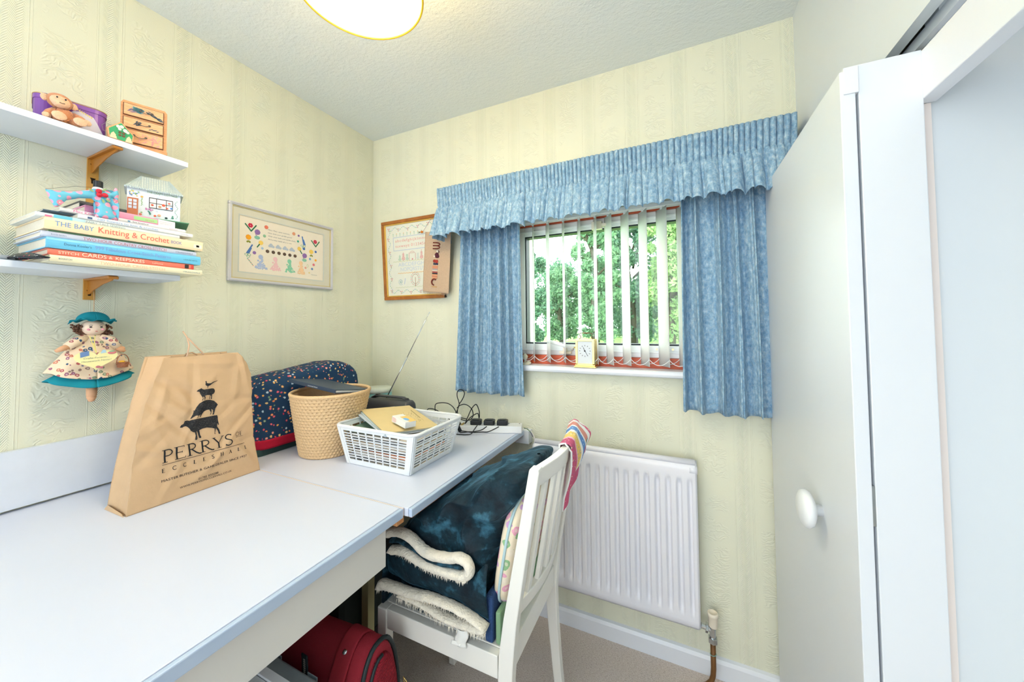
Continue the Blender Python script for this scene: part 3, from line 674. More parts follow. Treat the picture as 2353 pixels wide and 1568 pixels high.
# glass dish and dark packet left of the books
b = MB(); b.lathe([(.001, 0), (.045, 0), (.055, .004), (.058, .012), (.056, .012), (.052, .006), (.044, .002), (.001, .002)], (.11, -1.29, 1.4415), 28); tag(b.build('shallow_dish', C('silver_grey_dish', (196, 204, 212), .15), smooth=True), 'shallow silver-grey dish at the left end of the lower shelf', 'dish')
b = MB(); b.T = Matrix.Translation((.19, -1.226, 1.4418)) @ Matrix.Rotation(.25, 4, 'Z'); b.grid(lambda u, v: (-.06+.12*v, -.008+.016*u-.02+.03*math.sin(v*3)*0, .004+.012*math.sin(PI*u)*math.sin(PI*v)), 8, 8, .0035); tag(b.build('foil_packet', spots('dark_packet_print', (40, 44, 48), [(200, 60, 80), (210, 214, 214), (90, 120, 100)], 120, .25, .3), smooth=True), 'dark crumpled packet between the dish and the craft books', 'packet')
# ================================================================ THINGS ON THE UPPER SHELF
tn = thing('storage_tin', (.085, -1.157, 1.804), 'purple rectangular tin with silver lid edge behind the toy monkey', 'tin')
M_purple = C('purple_enamel', (138, 84, 172), .3); M_lil = C('pale_lilac_print', (214, 210, 226), .35)
def rrect(x0, x1, y0, y1, r, z, n=6):
    P = []
    for cx, cy, a0 in ((x1-r, y1-r, 0), (x0+r, y1-r, PI/2), (x0+r, y0+r, PI), (x1-r, y0+r, 1.5*PI)):
        for k in range(n+1): a = a0+PI/2*k/n; P.append((cx+r*math.cos(a), cy+r*math.sin(a), z))
    return P
b = MB(); b.loft([rrect(.03, .142, -1.219, -1.096, .022, z) for z in (1.8045, 1.874)]); b.build('tin_body', M_purple, tn, bevel=.0008)
b = MB(); b.loft([rrect(.0285, .1435, -1.2205, -1.0945, .023, 1.868), rrect(.0285, .1435, -1.2205, -1.0945, .023, 1.880), rrect(.033, .139, -1.216, -1.099, .02, 1.884)]); b.build('lid', M_purple, tn)
b = MB(); b.tube(rrect(.0285, .1435, -1.2205, -1.0945, .023, 1.880), .0011, 6, loop=True); b.build('lid_rim', M_brass, tn)
b = MB(); b.T = frame((.1432, -1.12, 1.812), (0, 1, 0), (0, 0, 1), (1, 0, 0)); b.prism([(-.05, .028), (-.035, .045), (-.02, .05), (0, .042), (.006, .03), (.016, .006), (.018, .0), (-.02, 0), (-.04, .012)], (0, 0, 0), (1, 0, 0), (0, 1, 0), (0, 0, .0006)); b.build('white_print', M_lil, tn, bevel=0)
b = MB(); b.T = frame((.143, -1.219, 1.81), (0, 1, 0), (0, 0, 1), (1, 0, 0)); 
for k in range(9): b.add([(.066+k*.0035, .055-k*.0016, .0012), (.069+k*.0035, .052-k*.0016, .0012), (.068+k*.0035, .060-k*.0016, .0012)], [(0, 1, 2)])
b.build('gold_crown_print', M_brass, tn, recalc=False)
tn.rotation_euler = (0, 0, -.2)
M_fur = plain('orange_brown_plush', (214, 142, 96), .95, .1, .08, 80, bump=.8, bs=400, sheen=.4); M_face = plain('peach_plush', (240, 196, 160), .95, .1, .05, 80, bump=.6, bs=400, sheen=.3)
mk = thing('toy_monkey', (.157, -1.188, 1.804), 'orange-brown plush monkey sitting in front of the purple tin', 'toy')
b = MB(); b.ell((.157, -1.186, 1.826), (.017, .021, .023), 16, 10); b.build('body', M_fur, mk, smooth=True)
b = MB(); b.ell((.159, -1.194, 1.862), (.018, .0225, .0195), 18, 12); b.build('head', M_fur, mk, smooth=True)
b = MB(); b.ell((.171, -1.196, 1.858), (.0085, .0175, .0145), 16, 10); b.ell((.173, -1.196, 1.851), (.0105, .0145, .0095), 14, 8); b.build('face', M_face, mk, smooth=True)
for s in (-1, 1):
    b = MB(); b.ell((.157, -1.194+s*.024, 1.862), (.004, .007, .009), 12, 8); b.build('ear', M_face, mk, smooth=True)
    b = MB(); b.ell((.1795, -1.196+s*.007, 1.864), (.0015, .0017, .0022), 8, 6); b.build('eye', M_black, mk, smooth=True)
b = MB(); b.tube([(.1835, -1.200, 1.851), (.1845, -1.196, 1.8495), (.1835, -1.191, 1.851)], .0006, 5); b.build('mouth', M_ink, mk)
for nm, pts, rr, pc, pr in (('arm', [(.157, -1.199, 1.838), (.163, -1.211, 1.824), (.170, -1.217, 1.813)], [.008, .008, .007], (.173, -1.217, 1.812), (.006, .008, .007)),
                        ('arm', [(.157, -1.170, 1.838), (.166, -1.160, 1.832), (.173, -1.152, 1.823)], [.008, .008, .008], (.178, -1.152, 1.823), (.005, .009, .008)),
                        ('leg', [(.157, -1.197, 1.815), (.170, -1.199, 1.815), (.178, -1.200, 1.815)], [.010, .010, .010], (.186, -1.200, 1.816), (.004, .013, .011)),
                        ('leg', [(.157, -1.176, 1.815), (.172, -1.170, 1.814), (.183, -1.167, 1.814)], [.010, .010, .010], (.190, -1.166, 1.8155), (.004, .0125, .0105))):
    b = MB(); b.tube(pts, rr, 10); l = b.build(nm, M_fur, mk, smooth=True)
    b = MB(); b.ell(pc, pr, 12, 8); b.build('pad', M_face, l, smooth=True)

md = thing('trinket_drawers', (.125, -1.03, 1.804), 'small wooden three-drawer trinket chest painted with a peacock', 'drawers')
M_pine = wood('varnished_pine', (206, 140, 92), (232, 172, 122), .35, 18, (1, 3, 20)); M_pine2 = wood('pale_drawer_wood', (216, 156, 108), (240, 190, 142), .35, 18, (1, 3, 20))
T = rotz((.168, -1.037, 1.804), -.365)
b = MB(T); b.prism([(-.05, 0), (.05, 0), (.05, .008), (.048, .010), (.048, .126), (.043, .134), (-.043, .134), (-.048, .126), (-.048, .010), (-.05, .008)], (-.085, 0, .0005), (0, 1, 0), (0, 0, 1), (.083, 0, 0)); b.build('cabinet', M_pine, md, bevel=.0008)
for k, (za, zb) in enumerate(((.091, .126), (.055, .086), (.013, .051))):
    b = MB(T); b.box(-.003, .0015, -.043, .041, za, zb); b.build('drawer_gap', C('drawer_gap_dark', (110, 66, 36)), md)
    b = MB(T); b.box(-.002, .0035, -.0415, .0395, za+.0015, zb-.0015); d = b.build('drawer', M_pine2, md, bevel=.0006)
    zc = (za+zb)/2; yc = (.004, -.001, -.008)[k]
    b = MB(T); b.tube([(.0035, yc-.012, zc+.003), (.007, yc-.011, zc+.001), (.009, yc-.004, zc-.003), (.009, yc+.004, zc-.003), (.007, yc+.011, zc+.001), (.0035, yc+.012, zc+.003)], .0009, 6)
    for s in (-1, 1): b.ell((.0045, yc+s*.012, zc+.003), (.001, .003, .003), 8, 6)
    b.build('drawer_handle', C('antique_metal', (96, 84, 74), .35), d)
rd = random.Random(5)
def brush(poly_list, m, par, nm):
    b = MB(T)
    for (y, z, L, a, w_) in poly_list:
        L *= 1.5; w_ *= 1.6
        c_, s_ = math.cos(a), math.sin(a); P = [(.0039, y+c_*q*L-s_*r_*w_, z+s_*q*L+c_*r_*w_) for q, r_ in ((-.5, 0), (0, .5), (.5, 0), (0, -.5))]; b.add(P, [(0, 1, 2, 3)])
    b.build(nm, m, par, recalc=False)
brush([(-.012+rd.uniform(-.008, .006), .112+rd.uniform(-.007, .005), .010, rd.uniform(-.6, .4), .003) for _ in range(22)], C('teal_paint', (92, 150, 156)), md, 'peacock_body_print')
brush([(.006+k*.0016, .115-k*.0009+rd.uniform(-.004, .003), .008, -.5+rd.uniform(-.3, .3), .002) for k in range(20)], C('slate_blue_paint', (70, 92, 104)), md, 'peacock_tail_print')
brush([(-.03+k*.0024, .108+rd.uniform(-.004, .004), .012, .9-.07*k, .0018) for k in range(10)], C('mauve_paint', (130, 112, 134)), md, 'peacock_wing_print')
brush([(-.012+rd.uniform(-.009, .006), .071+rd.uniform(-.006, .006), .006, rd.uniform(-1, 1), .002) for _ in range(16)]+[(.012+k*.004, .062+rd.uniform(-.002, .004), .006, .5, .0016) for k in range(5)], C('slate_blue_paint', (70, 92, 104)), md, 'leaf_print')
brush([(rd.uniform(-.01, .034), .032+rd.uniform(-.014, .014), .009, rd.uniform(0, 3), .0014) for _ in range(26)], C('rose_paint', (222, 150, 150)), md, 'blossom_print')

gh = thing('wooden_house', (.177, -1.088, 1.804), 'small green wooden house ornament in front of the trinket drawers', 'ornament')
hp = [(-.024, 0), (.024, 0), (.027, .026), (0, .054), (-.027, .026)]
o_ = (.171, -1.089, 1.8045)
b = MB(); b.prism(hp, o_, (0, 1, 0), (0, 0, 1), (.010, 0, 0)); b.build('house_body', M_pine, gh, bevel=.0006)
b = MB(); b.prism([(p[0]*.88, p[1]*.90+.0015) for p in hp], (.181, -1.089, 1.8045), (0, 1, 0), (0, 0, 1), (.0008, 0, 0)); b.build('green_front', C('bright_green_paint', (40, 160, 104)), gh)
b = MB()
for i in (0, 1):
    for j in (0, 1): b.box(.1818, .1826, -1.094+i*.0075, -1.0885+i*.0075, 1.8165+j*.0075, 1.8215+j*.0075)
b.build('window_squares', C('brown_paint', (112, 62, 34)), gh)
for s in (-1, 1):
    b = MB(); b.prism([(-.008, 0), (.008, 0), (.006, .003), (.0065, .006), (.0045, .008), (.005, .011), (0, .018), (-.005, .011), (-.0045, .008), (-.0065, .006), (-.006, .003)], (.1822, -1.089+s*.0155, 1.8048), (0, 1, 0), (0, 0, 1), (.002, 0, 0)); b.build('wooden_tree', C('pale_wood', (240, 206, 170)), gh)
b = MB()
for y, z, r in ((-.006, .037, .0045), (.001, .039, .0045), (.008, .031, .005), (-.003, .031, .004), (.013, .028, .004)): b.ell((.183, -1.089+y, 1.8045+z), (.0012, r, r), 10, 6)
b.build('white_blossom', C('white_resin', (240, 240, 224)), gh, smooth=True)
b = MB(); b.tube([(.172, -1.112, 1.818), (.166, -1.119, 1.824), (.163, -1.121, 1.838), (.165, -1.115, 1.846), (.171, -1.104, 1.843)], .0005, 5); b.build('hanging_wire', C('grey_wire', (150, 150, 150), .3), gh)

# ================================================================ ON THE BOOK PILE
M_dot = dots('blue_cotton_pink_rings', (112, 190, 214), (244, 164, 188), (250, 236, 236), 62)
smc = thing('pincushion', (.2265, -1.13, 1.567), 'blue dotted fabric cushion shaped like a sewing machine with a black reel hat', 'cushion')
O = [(-1.227, 1.6132), (-1.2075, 1.6152), (-1.184, 1.621), (-1.1606, 1.6328), (-1.1498, 1.6396), (-1.1352, 1.6415), (-1.1215, 1.6386), (-1.1147, 1.6455), (-1.1117, 1.6552), (-1.1078, 1.6552), (-1.1039, 1.6386), (-1.1059, 1.6201), (-1.1108, 1.6152), (-1.1147, 1.6249), (-1.1196, 1.6249), (-1.1225, 1.6132), (-1.1137, 1.5878), (-1.1049, 1.5673), (-1.1235, 1.567), (-1.1459, 1.567), (-1.145, 1.5849), (-1.144, 1.6034), (-1.1528, 1.6132), (-1.1713, 1.6083), (-1.1948, 1.5956), (-1.2036, 1.5878), (-1.2065, 1.5761), (-1.2114, 1.5741), (-1.2202, 1.5917)]
def puffy(outline, xc, half, nm, m, par, res=.0022, smo=True):
    """stuffed shape: outline in (y,z), inflated along x by distance to the seam"""
    ys = [p[0] for p in outline]; zs = [p[1] for p in outline]; y0, y1, z0, z1 = min(ys), max(ys), min(zs), max(zs)
    def inside(y, z):
        c = False; n = len(outline); j = n-1
        for i in range(n):
            a, q = outline[i], outline[j]
            if (a[1] > z) != (q[1] > z) and y < (q[0]-a[0])*(z-a[1])/(q[1]-a[1])+a[0]: c = not c
            j = i
        return c
    def dist(y, z):
        d = 9
        for i in range(len(outline)):
            a, q = outline[i-1], outline[i]; vx_, vz_ = q[0]-a[0], q[1]-a[1]; t = max(0, min(1, ((y-a[0])*vx_+(z-a[1])*vz_)/(vx_*vx_+vz_*vz_+1e-12)))
            d = min(d, math.hypot(y-a[0]-vx_*t, z-a[1]-vz_*t))
        return d
    bm = bmesh.new(); vs = [bm.verts.new((0, p[0], p[1])) for p in outline]; f = bm.faces.new(vs); bmesh.ops.triangulate(bm, faces=[f])
    for _ in range(5):
        E_ = [e for e in bm.edges if e.calc_length() > res*1.6]
        if not E_: break
        bmesh.ops.subdivide_edges(bm, edges=E_, cuts=1); bmesh.ops.triangulate(bm, faces=bm.faces[:])
    bound = {v for e in bm.edges if e.is_boundary for v in e.verts}
    b = MB(); V = [v.co.copy() for v in bm.verts]; bm.verts.index_update(); dd = [0 if v in bound else dist(v.co.y, v.co.z) for v in bm.verts]
    Fc = [tuple(v.index for v in f.verts) for f in bm.faces]; mxd = half*1.1
    h = [half*math.sqrt(max(0, 1-(1-min(1, d/mxd))**2)) for d in dd]
    N = len(V); b.add([(xc+h[i], V[i].y, V[i].z) for i in range(N)]+[(xc-h[i], V[i].y, V[i].z) for i in range(N)], Fc+[tuple(N+k for k in reversed(f)) for f in Fc]); bm.free()
    o = b.build(nm, m, par, smooth=smo, recalc=False)
    m2 = o.modifiers.new('weld', 'WELD'); m2.merge_threshold = .00005
    return o
puffy(O, .2265, .010, 'cushion_body', M_dot, smc)
b = MB(); b.lathe([(.0105, 0), (.0105, .003), (.0085, .0045), (.0085, .006)], (.2265, -1.142, 1.639), 20); b.build('reel_collar', M_white, smc, smooth=True)
b = MB(); b.lathe([(.0085, 0), (.0088, .001), (.0088, .016), (.0082, .0172), (.001, .0172)], (.2265, -1.142, 1.6445), 20); b.build('reel_hat', M_black, smc, bevel=.0004)
M_rose = C('red_satin_rose', (206, 36, 56), .5)
for y, z in ((-1.144, 1.633), (-1.143, 1.624), (-1.133, 1.626)):
    b = MB(); 
    for k in range(3): b.tube([(.240+.001*k, y+(.0045-k*.0015)*math.cos(a), z+(.0045-k*.0015)*math.sin(a)) for a in [q*PI/6+k for q in range(12)]], .0016, 6, loop=True)
    b.ell((.241, y, z), (.003, .002, .002), 8, 6); b.build('fabric_rose', M_rose, smc, smooth=True)
b = MB()
for y, z, a in ((-1.153, 1.629, 2.6), (-1.137, 1.636, .9), (-1.131, 1.617, -.7), (-1.137, 1.615, -1.3)): b.prism([(0, -.0012), (.006, -.0025), (.011, 0), (.006, .0025), (0, .0012)], (.2385, y, z), (0, math.cos(a), math.sin(a)), (0, -math.sin(a), math.cos(a)), (.0006, 0, 0))
b.build('leaf', C('olive_leaf_ribbon', (150, 176, 120)), smc)
b = MB(); b.tube([(.2265, -1.227, 1.613), (.2265, -1.18, 1.636), (.2265, -1.148, 1.643)], .0003, 4); b.build('thread', M_cable, smc)

fh = thing('fabric_house', (.176, -1.02, 1.6), 'embroidered fabric cottage box with scalloped grey roof on the book pile', 'ornament')
M_hw = spots('cottage_wall_felt', (228, 236, 242), [(220, 232, 240), (206, 220, 232)], 90, .3, .9); M_roof = dots('cottage_roof_knit', (206, 214, 208), (222, 228, 222), (190, 200, 196), 150)
X1 = .176; X0 = .086; YA, YB = -1.070, -.957; ZA, ZB = 1.6035, 1.690
b = MB(); b.box(X0-.02, X1+.014, YA-.016, YB+.02, 1.6005, 1.603); b.build('felt_base', C('green_felt', (96, 156, 124), .95), fh, bevel=.0008)
b = MB(); b.box(X0, X1, YA, YB, ZA, ZB); b.build('house_walls', M_hw, fh, bevel=.001)
b = MB(); e = .006; zr = ZB+.045
b.add([(X1+e, YA-e, ZB-.003), (X1+e, YB+e, ZB-.003), (X0-e, YB+e, ZB-.003), (X0-e, YA-e, ZB-.003), ((X0+X1)/2+.008, YA+.028, zr), ((X0+X1)/2+.008, YB-.026, zr)], [(0, 1, 5, 4), (1, 2, 5), (2, 3, 4, 5), (3, 0, 4), (3, 2, 1, 0)]); b.build('hipped_roof', M_roof, fh)
b = MB()
for k in range(24):
    y = YA-e+(YB-YA+2*e)*(k+.5)/24; b.ell((X1+e+.0005, y, ZB-.004), (.0012, .0026, .003), 8, 4)
    a_ = Vector((X1+e, y, ZB-.003)); yt = min(max(y, YA+.028), YB-.026); tp = Vector(((X0+X1)/2+.008, yt, zr)); b.tube([a_+Vector((.0005, 0, .0008)), a_.lerp(tp, .97)+Vector((.0005, 0, .0008))], .0009, 4)
b.build('scallop_edge', C('roof_cord', (190, 204, 204)), fh)
fx = X1+.0006
def hpatch(nm, y0, y1, z0, z1, c, d=.0008, par=fh): return bx(nm, C('felt_%s' % str(c), c, .9), par, fx, fx+d, y0, y1, z0, z1)
hd_ = hpatch('cottage_door', YA+.001, YA+.023, ZA+.001, ZA+.053, (190, 118, 84), .0014)
for i in (0, 1):
    for j in range(3): hpatch('door_pane', YA+.0035+i*.0095, YA+.0105+i*.0095, ZA+.022+j*.0095, ZA+.0295+j*.0095, (214, 224, 238), .0022, hd_)
hw = hpatch('cottage_window', YA+.045, YA+.096, ZA+.031, ZA+.062, (60, 60, 70), .001)
for i, (a, c) in enumerate(((YA+.0465, YA+.0600), (YA+.0615, YA+.0810), (YA+.0825, YA+.0945))):
    for j in (0, 1): hpatch('window_pane', a, c, ZA+.0325+j*.0145, ZA+.0450+j*.0145, (238, 236, 232), .0016, hw)
rd = random.Random(11)
def blobs(nm, lst, par, xx):
    groups = {}
    for y, z, r, c in lst: groups.setdefault(c, []).append((y, z, r))
    for c, L in groups.items():
        b = MB()
        for y, z, r in L: b.ell((xx, y, z), (.0006, r, r), 8, 4)
        b.build(nm, C('thread_%s' % str(c), c, .9), par, smooth=True)
blobs('flower_stitching', [(YA+.052, ZA+.040, .003, (226, 96, 70)), (YA+.076, ZA+.044, .004, (226, 96, 70)), (YA+.068, ZA+.038, .0035, (206, 156, 120)), (YA+.088, ZA+.052, .003, (236, 130, 120)), (YA+.093, ZA+.038, .003, (90, 140, 210)), (YA+.084, ZA+.036, .0025, (226, 96, 70))], fh, fx+.0022)
blobs('garden_stitching', [(YA+.042+rd.uniform(-.004, .012), ZA+.026+rd.uniform(-.003, .003), .002, (222, 150, 196)) for _ in range(8)]+[(YA+.046+rd.uniform(-.002, .002), ZA+.012+k*.002, .002, (90, 150, 130)) for k in range(5)]+[(YA+.058, ZA+.009, .003, (236, 100, 70)), (YA+.067, ZA+.012, .004, (226, 180, 150)), (YA+.082, ZA+.007, .003, (40, 60, 60)), (YA+.096, ZA+.010, .003, (90, 150, 130)), (YA+.096, ZA+.015, .002, (90, 150, 130)), (YA+.028, ZA+.008, .0035, (206, 120, 100)), (YA+.030, ZA+.014, .002, (150, 190, 120))]+[(YA+.005+rd.uniform(0, .018), ZA+.066+rd.uniform(-.006, .008), .0018, c) for c in ((110, 140, 190), (150, 190, 120), (226, 200, 110)) for _ in range(5)]+[(YA+.030+rd.uniform(-.001, .001), ZA+.035+k*.0028, .0012, (150, 190, 120)) for k in range(8)]+[(YA+.030, ZA+.060, .003, (240, 190, 100))]+[(YA+.104+.003*math.sin(k), ZA+.01+k*.004, .0012, (130, 170, 150)) for k in range(14)], fh, fx+.0004)
b = MB(); lettering(b, 'THE CRAFT COTTAGE', (fx+.0006, YA+.040, ZB-.012), (0, 1, 0), (0, 0, 1), .0055, .066); b.build('green_lettering', C('green_stitch', (110, 146, 70)), fh, recalc=False)
fh.rotation_euler = (0, 0, -.34)

# ================================================================ HANGING DOLL
dl = thing('rag_doll', (.05, -1.094, 1.07), 'hanging country doll in teal mob cap and patterned dress under the shelves', 'doll')
M_teal = plain('teal_cotton', (28, 140, 156), .8, .2, .05, 30); M_skin = plain('peach_doll_skin', (240, 214, 190), .6, .2, .02); M_tan = plain('tan_doll_limb', (228, 176, 136), .6, .2, .03)
M_dress = spots('doll_dress_print', (238, 214, 184), [(178, 96, 96), (110, 120, 146), (136, 150, 120), (206, 126, 100), (160, 104, 124), (60, 90, 120), (150, 120, 110)], 88, .38, .8, vec='Object')
M_hair = plain('brown_doll_wool', (128, 92, 74), .95, .1, .2, 200, bump=1, bs=300)
cy = -1.094
b = MB(); b.ell((.050, cy, 1.281), (.022, .0255, .0225), 24, 16); b.build('head', M_skin, dl, smooth=True)
for s in (-1, 1):
    b = MB(); b.ell((.0715, cy+s*.0105, 1.2835), (.0018, .0028, .0022), 10, 6); b.build('eye', C('doll_eye', (70, 56, 56), .3), dl, smooth=True)
    b = MB(); b.tube([(.0715, cy+s*.0065, 1.2885), (.0722, cy+s*.0105, 1.2895), (.071, cy+s*.014, 1.288)], .0005, 4); b.build('eyebrow', M_ink, dl)
    b = MB(); b.ell((.0688, cy+s*.0135, 1.2765), (.0012, .0038, .003), 10, 6); b.build('cheek', C('pink_blush', (244, 160, 176)), dl, smooth=True)
b = MB(); b.ell((.0712, cy+.001, 1.2715), (.001, .0028, .0009), 8, 4); b.build('mouth', C('red_lips', (206, 70, 70)), dl, smooth=True)
b = MB(); b.ell((.0725, cy+.001, 1.2775), (.0014, .0012, .0012), 8, 6); b.build('nose', M_skin, dl, smooth=True)
rd = random.Random(2)
for s in (-1, 1):
    b = MB()
    for k in range(26):
        y = cy+s*rd.uniform(.022, .036); z = rd.uniform(1.263, 1.288); x = rd.uniform(.036, .06); b.tube([(x+.004*math.cos(a), y+.0038*math.sin(a), z-.003+.0014*a) for a in [q*.9 for q in range(7)]], .0016, 5)
    b.build('hair', M_hair, dl, smooth=True, kind='stuff')
b = MB(); b.ell((.042, cy, 1.274), (.02, .033, .019), 16, 10); b.build('back_hair', M_hair, dl, smooth=True)
def hat(u, v):
    a = 2*PI*u; rr = .0005+.034*math.sin(min(1, v/.6)*PI/2) if v < .6 else lerp(.0345, .050, (v-.6)/.4)
    z = 1.304+.023*math.cos(min(1, v/.6)*PI/2) if v < .6 else 1.304-.006*(v-.6)/.4*(1+.5*math.sin(a*3+1))
    rr *= 1+.03*math.sin(a*9)*sm(.3, .7, v); zz = z+.0038*math.sin(a*8+.6)*sm(.55, 1, v)+.006*max(0, math.cos(a))*sm(.6, 1, v)
    return (.050+rr*.62*math.cos(a), cy+rr*.93*math.sin(a), zz)
b = MB(); b.grid(hat, 96, 22, .0008); b.build('mob_cap', M_teal, dl, smooth=True)
def skirt(r0, r1, z0, z1, zc, ph, fl=.42):
    def f(u, v):
        a = 2*PI*u; r = lerp(r0, r1, v**.85)*(1+.045*math.sin(a*7+ph)*v)
        z = lerp(z0, z1, v)+(.020*v*abs(math.sin(a))**2.0 if True else 0)*zc
        return (.050+r*fl*math.cos(a), cy+.001+r*math.sin(a), z)
    return f
b = MB(); b.grid(skirt(.030, .087, 1.175, 1.112, 1.35, 2.0), 96, 16, .0008); b.build('underskirt', M_teal, dl, smooth=True)
b = MB(); b.grid(skirt(.016, .085, 1.262, 1.136, 1.25, .5, .44), 96, 24, .0008); b.build('dress', M_dress, dl, smooth=True)
for s, sl, hn in ((-1, (-1.146, 1.230), (-1.166, 1.219)), (1, (-1.046, 1.222), (-1.033, 1.209))):
    b = MB(); b.tube([(.052, cy+s*.014, 1.254), (.060, cy+s*.034, 1.243), (.066, sl[0], sl[1])], [.010, .013, .010], 12); b.build('sleeve', M_dress if s > 0 else M_tan if False else M_dress, dl, smooth=True)
    b = MB(); b.tube([(.066, sl[0]-s*.003, sl[1]+.001), (.067, (sl[0]+hn[0])/2, (sl[1]+hn[1])/2), (.068, hn[0], hn[1])], [.0075, .0068, .004], 12); b.ell((.067, sl[0]+s*.006, sl[1]-.003), (.0065, .008, .0065), 10, 8); b.build('arm', M_tan, dl, smooth=True)
b = MB(); b.lathe([(.001, 0), (.006, .002), (.009, .010), (.0105, .014), (.0085, .0155), (.0105, .017), (.0115, .045)], (.052, -1.0935, 1.069), 20); b.build('wooden_legs', M_tan, dl, smooth=True)
b = MB(); b.tube([(.052, -1.094, 1.326), (.050, -1.0935, 1.36), (.030, -1.0895, 1.396)], .0009, 6); b.build('hanging_cord', C('tan_cord', (206, 164, 120)), dl)
# heart sign
ht = []
for k in range(48):
    t_ = 2*PI*k/48; ht.append((16*math.sin(t_)**3/32*.083, (13*math.cos(t_)-5*math.cos(2*t_)-2*math.cos(3*t_)-math.cos(4*t_))/29*.0545))
hx = .106
b = MB(); n_ = len(ht); c0_ = Vector((hx, -1.102, 1.194))
vv_ = [c0_+Vector((dx_, p[0], p[1]+.02*p[0])) for dx_ in (0, .003) for p in ht]+[c0_+Vector((0, 0, -.006)), c0_+Vector((.003, 0, -.006))]
b.add(vv_, [(i, (i+1) % n_, n_+(i+1) % n_, n_+i) for i in range(n_)]+[((i+1) % n_, i, 2*n_) for i in range(n_)]+[(n_+i, n_+(i+1) % n_, 2*n_+1) for i in range(n_)]); hs = b.build('heart_sign', C('pale_yellow_card', (248, 240, 176)), dl)
b = MB(); lettering(b, 'Crafts Forever...', (hx+.0035, -1.127, 1.195), (0, 1, .05), (0, 0, 1), .0042, .050, slant=.15); lettering(b, 'Housework Never!', (hx+.0035, -1.130, 1.186), (0, 1, .06), (0, 0, 1), .0042, .056, slant=.15); b.build('sign_lettering', C('faded_ink', (150, 150, 130)), hs, recalc=False)
b = MB(); b.prism([(-.010, -.006), (.006, -.006), (.009, .006), (-.007, .007)], (hx+.003, -1.124, 1.209), (0, 1, .3), (0, -.3, 1), (.0007, 0, 0)); b.build('sign_picture', C('blue_print', (110, 140, 190)), hs)
b = MB(); b.ell((hx+.0033, -1.0725, 1.210), (.0008, .009, .0045), 14, 6); b.build('sign_picture', C('pink_print', (220, 130, 130)), hs, smooth=True)
b = MB(); b.ell((hx+.0035, -1.0725, 1.2135), (.0008, .006, .0018), 12, 6); b.build('sign_picture', C('green_print', (120, 190, 140)), hs, smooth=True)
b = MB(); b.prism([(-.006, -.004), (.006, -.002), (.003, .006), (-.002, .006)], (hx+.003, -1.089, 1.213), (0, 1, 0), (0, 0, 1), (.0007, 0, 0)); b.build('sign_picture', C('pale_blue_print', (180, 210, 226)), hs)
b = MB(); b.ell((hx+.0033, -1.099, 1.172), (.0008, .005, .0035), 10, 6); b.ell((hx+.0033, -1.092, 1.170), (.0008, .004, .003), 10, 6); b.build('sign_picture', C('rose_print', (200, 120, 130)), hs, smooth=True)
b = MB(); b.tube([(.072, -1.106, 1.258), (.086, -1.104, 1.236), (hx+.004, -1.103, 1.211)], .0011, 6); b.tube([(.072, -1.096, 1.258), (.086, -1.101, 1.236), (hx+.004, -1.103, 1.211)], .0011, 6); b.build('ribbon', C('yellow_ribbon', (236, 220, 130)), hs)
# little basket
M_wk = wood('brown_wicker', (150, 90, 62), (190, 130, 92), .6, 30, (8, 8, 30))
b = MB(); b.lathe([(.001, 0), (.010, 0), (.0135, .016), (.0125, .016), (.0095, .002), (.001, .002)], (.088, -1.043, 1.163), 20, .7, 1); 
for k in range(4): b.tube([(.088+.7*(.0108+.0009*k)*math.cos(a), -1.043+(.0108+.0009*k)*math.sin(a), 1.165+.004*k+.0007*math.sin(a*9+k*PI)) for a in [q*PI/18 for q in range(36)]], .0011, 5, loop=True)
b.tube([(.088, -1.043+.013*math.cos(a), 1.178+.024*math.sin(a)) for a in [q*PI/12 for q in range(13)]], .0011, 6)
bk_ = b.build('basket', M_wk, dl, smooth=True)
b = MB(); b.ell((.089, -1.045, 1.180), (.006, .007, .004), 10, 6); b.build('basket_flower', C('yellow_flower', (244, 190, 60)), bk_, smooth=True)

# ================================================================ PICTURES
pc = thing('framed_picture', (.01, -.506, 1.459), 'wide silver-framed flower embroidery picture on the left wall', 'picture')
Y0, Y1, Z0, Z1 = -.737, -.274, 1.459, 1.773
M_silver = plain('silver_frame', (214, 212, 216), .35, .5, .03, 30, metal=.15)
def rframe(mb, x0, x1, ya, yb, za, zb, w_):
    mb.box(x0, x1, ya, yb, zb-w_, zb); mb.box(x0, x1, ya, yb, za, za+w_); mb.box(x0, x1, ya, ya+w_, za+w_, zb-w_); mb.box(x0, x1, yb-w_, yb, za+w_, zb-w_)
b = MB(); rframe(b, .001, .016, Y0, Y1, Z0, Z1, .012); b.build('frame', M_silver, pc, bevel=.0025)
b = MB(); rframe(b, .002, .0185, Y0+.003, Y1-.003, Z0+.003, Z1-.003, .0035); b.build('frame', M_silver, pc, bevel=.001)
b = MB(); rframe(b, .002, .0115, Y0+.011, Y1-.011, Z0+.011, Z1-.011, .0055); b.build('gold_slip', C('gold_slip', (206, 190, 140), .4), pc, bevel=.001)
IY0, IY1, IZ0, IZ1 = -.696, -.326, 1.501, 1.726
b = MB(); rframe(b, .002, .0085, Y0+.013, Y1-.013, Z0+.013, Z1-.013, .0001); m_ = .0
b = MB(); b.box(.002, .0085, Y0+.013, Y1-.013, IZ1, Z1-.013); b.box(.002, .0085, Y0+.013, Y1-.013, Z0+.013, IZ0); b.box(.002, .0085, Y0+.013, IY0, IZ0, IZ1); b.box(.002, .0085, IY1, Y1-.013, IZ0, IZ1); b.build('mount', C('grey_cream_mount', (216, 212, 194), .8), pc)
b = MB(); rframe(b, .002, .0093, IY0-.004, IY1+.004, IZ0-.004, IZ1+.004, .0014); b.build('mount_line', C('pale_blue_line', (196, 208, 210), .8), pc)
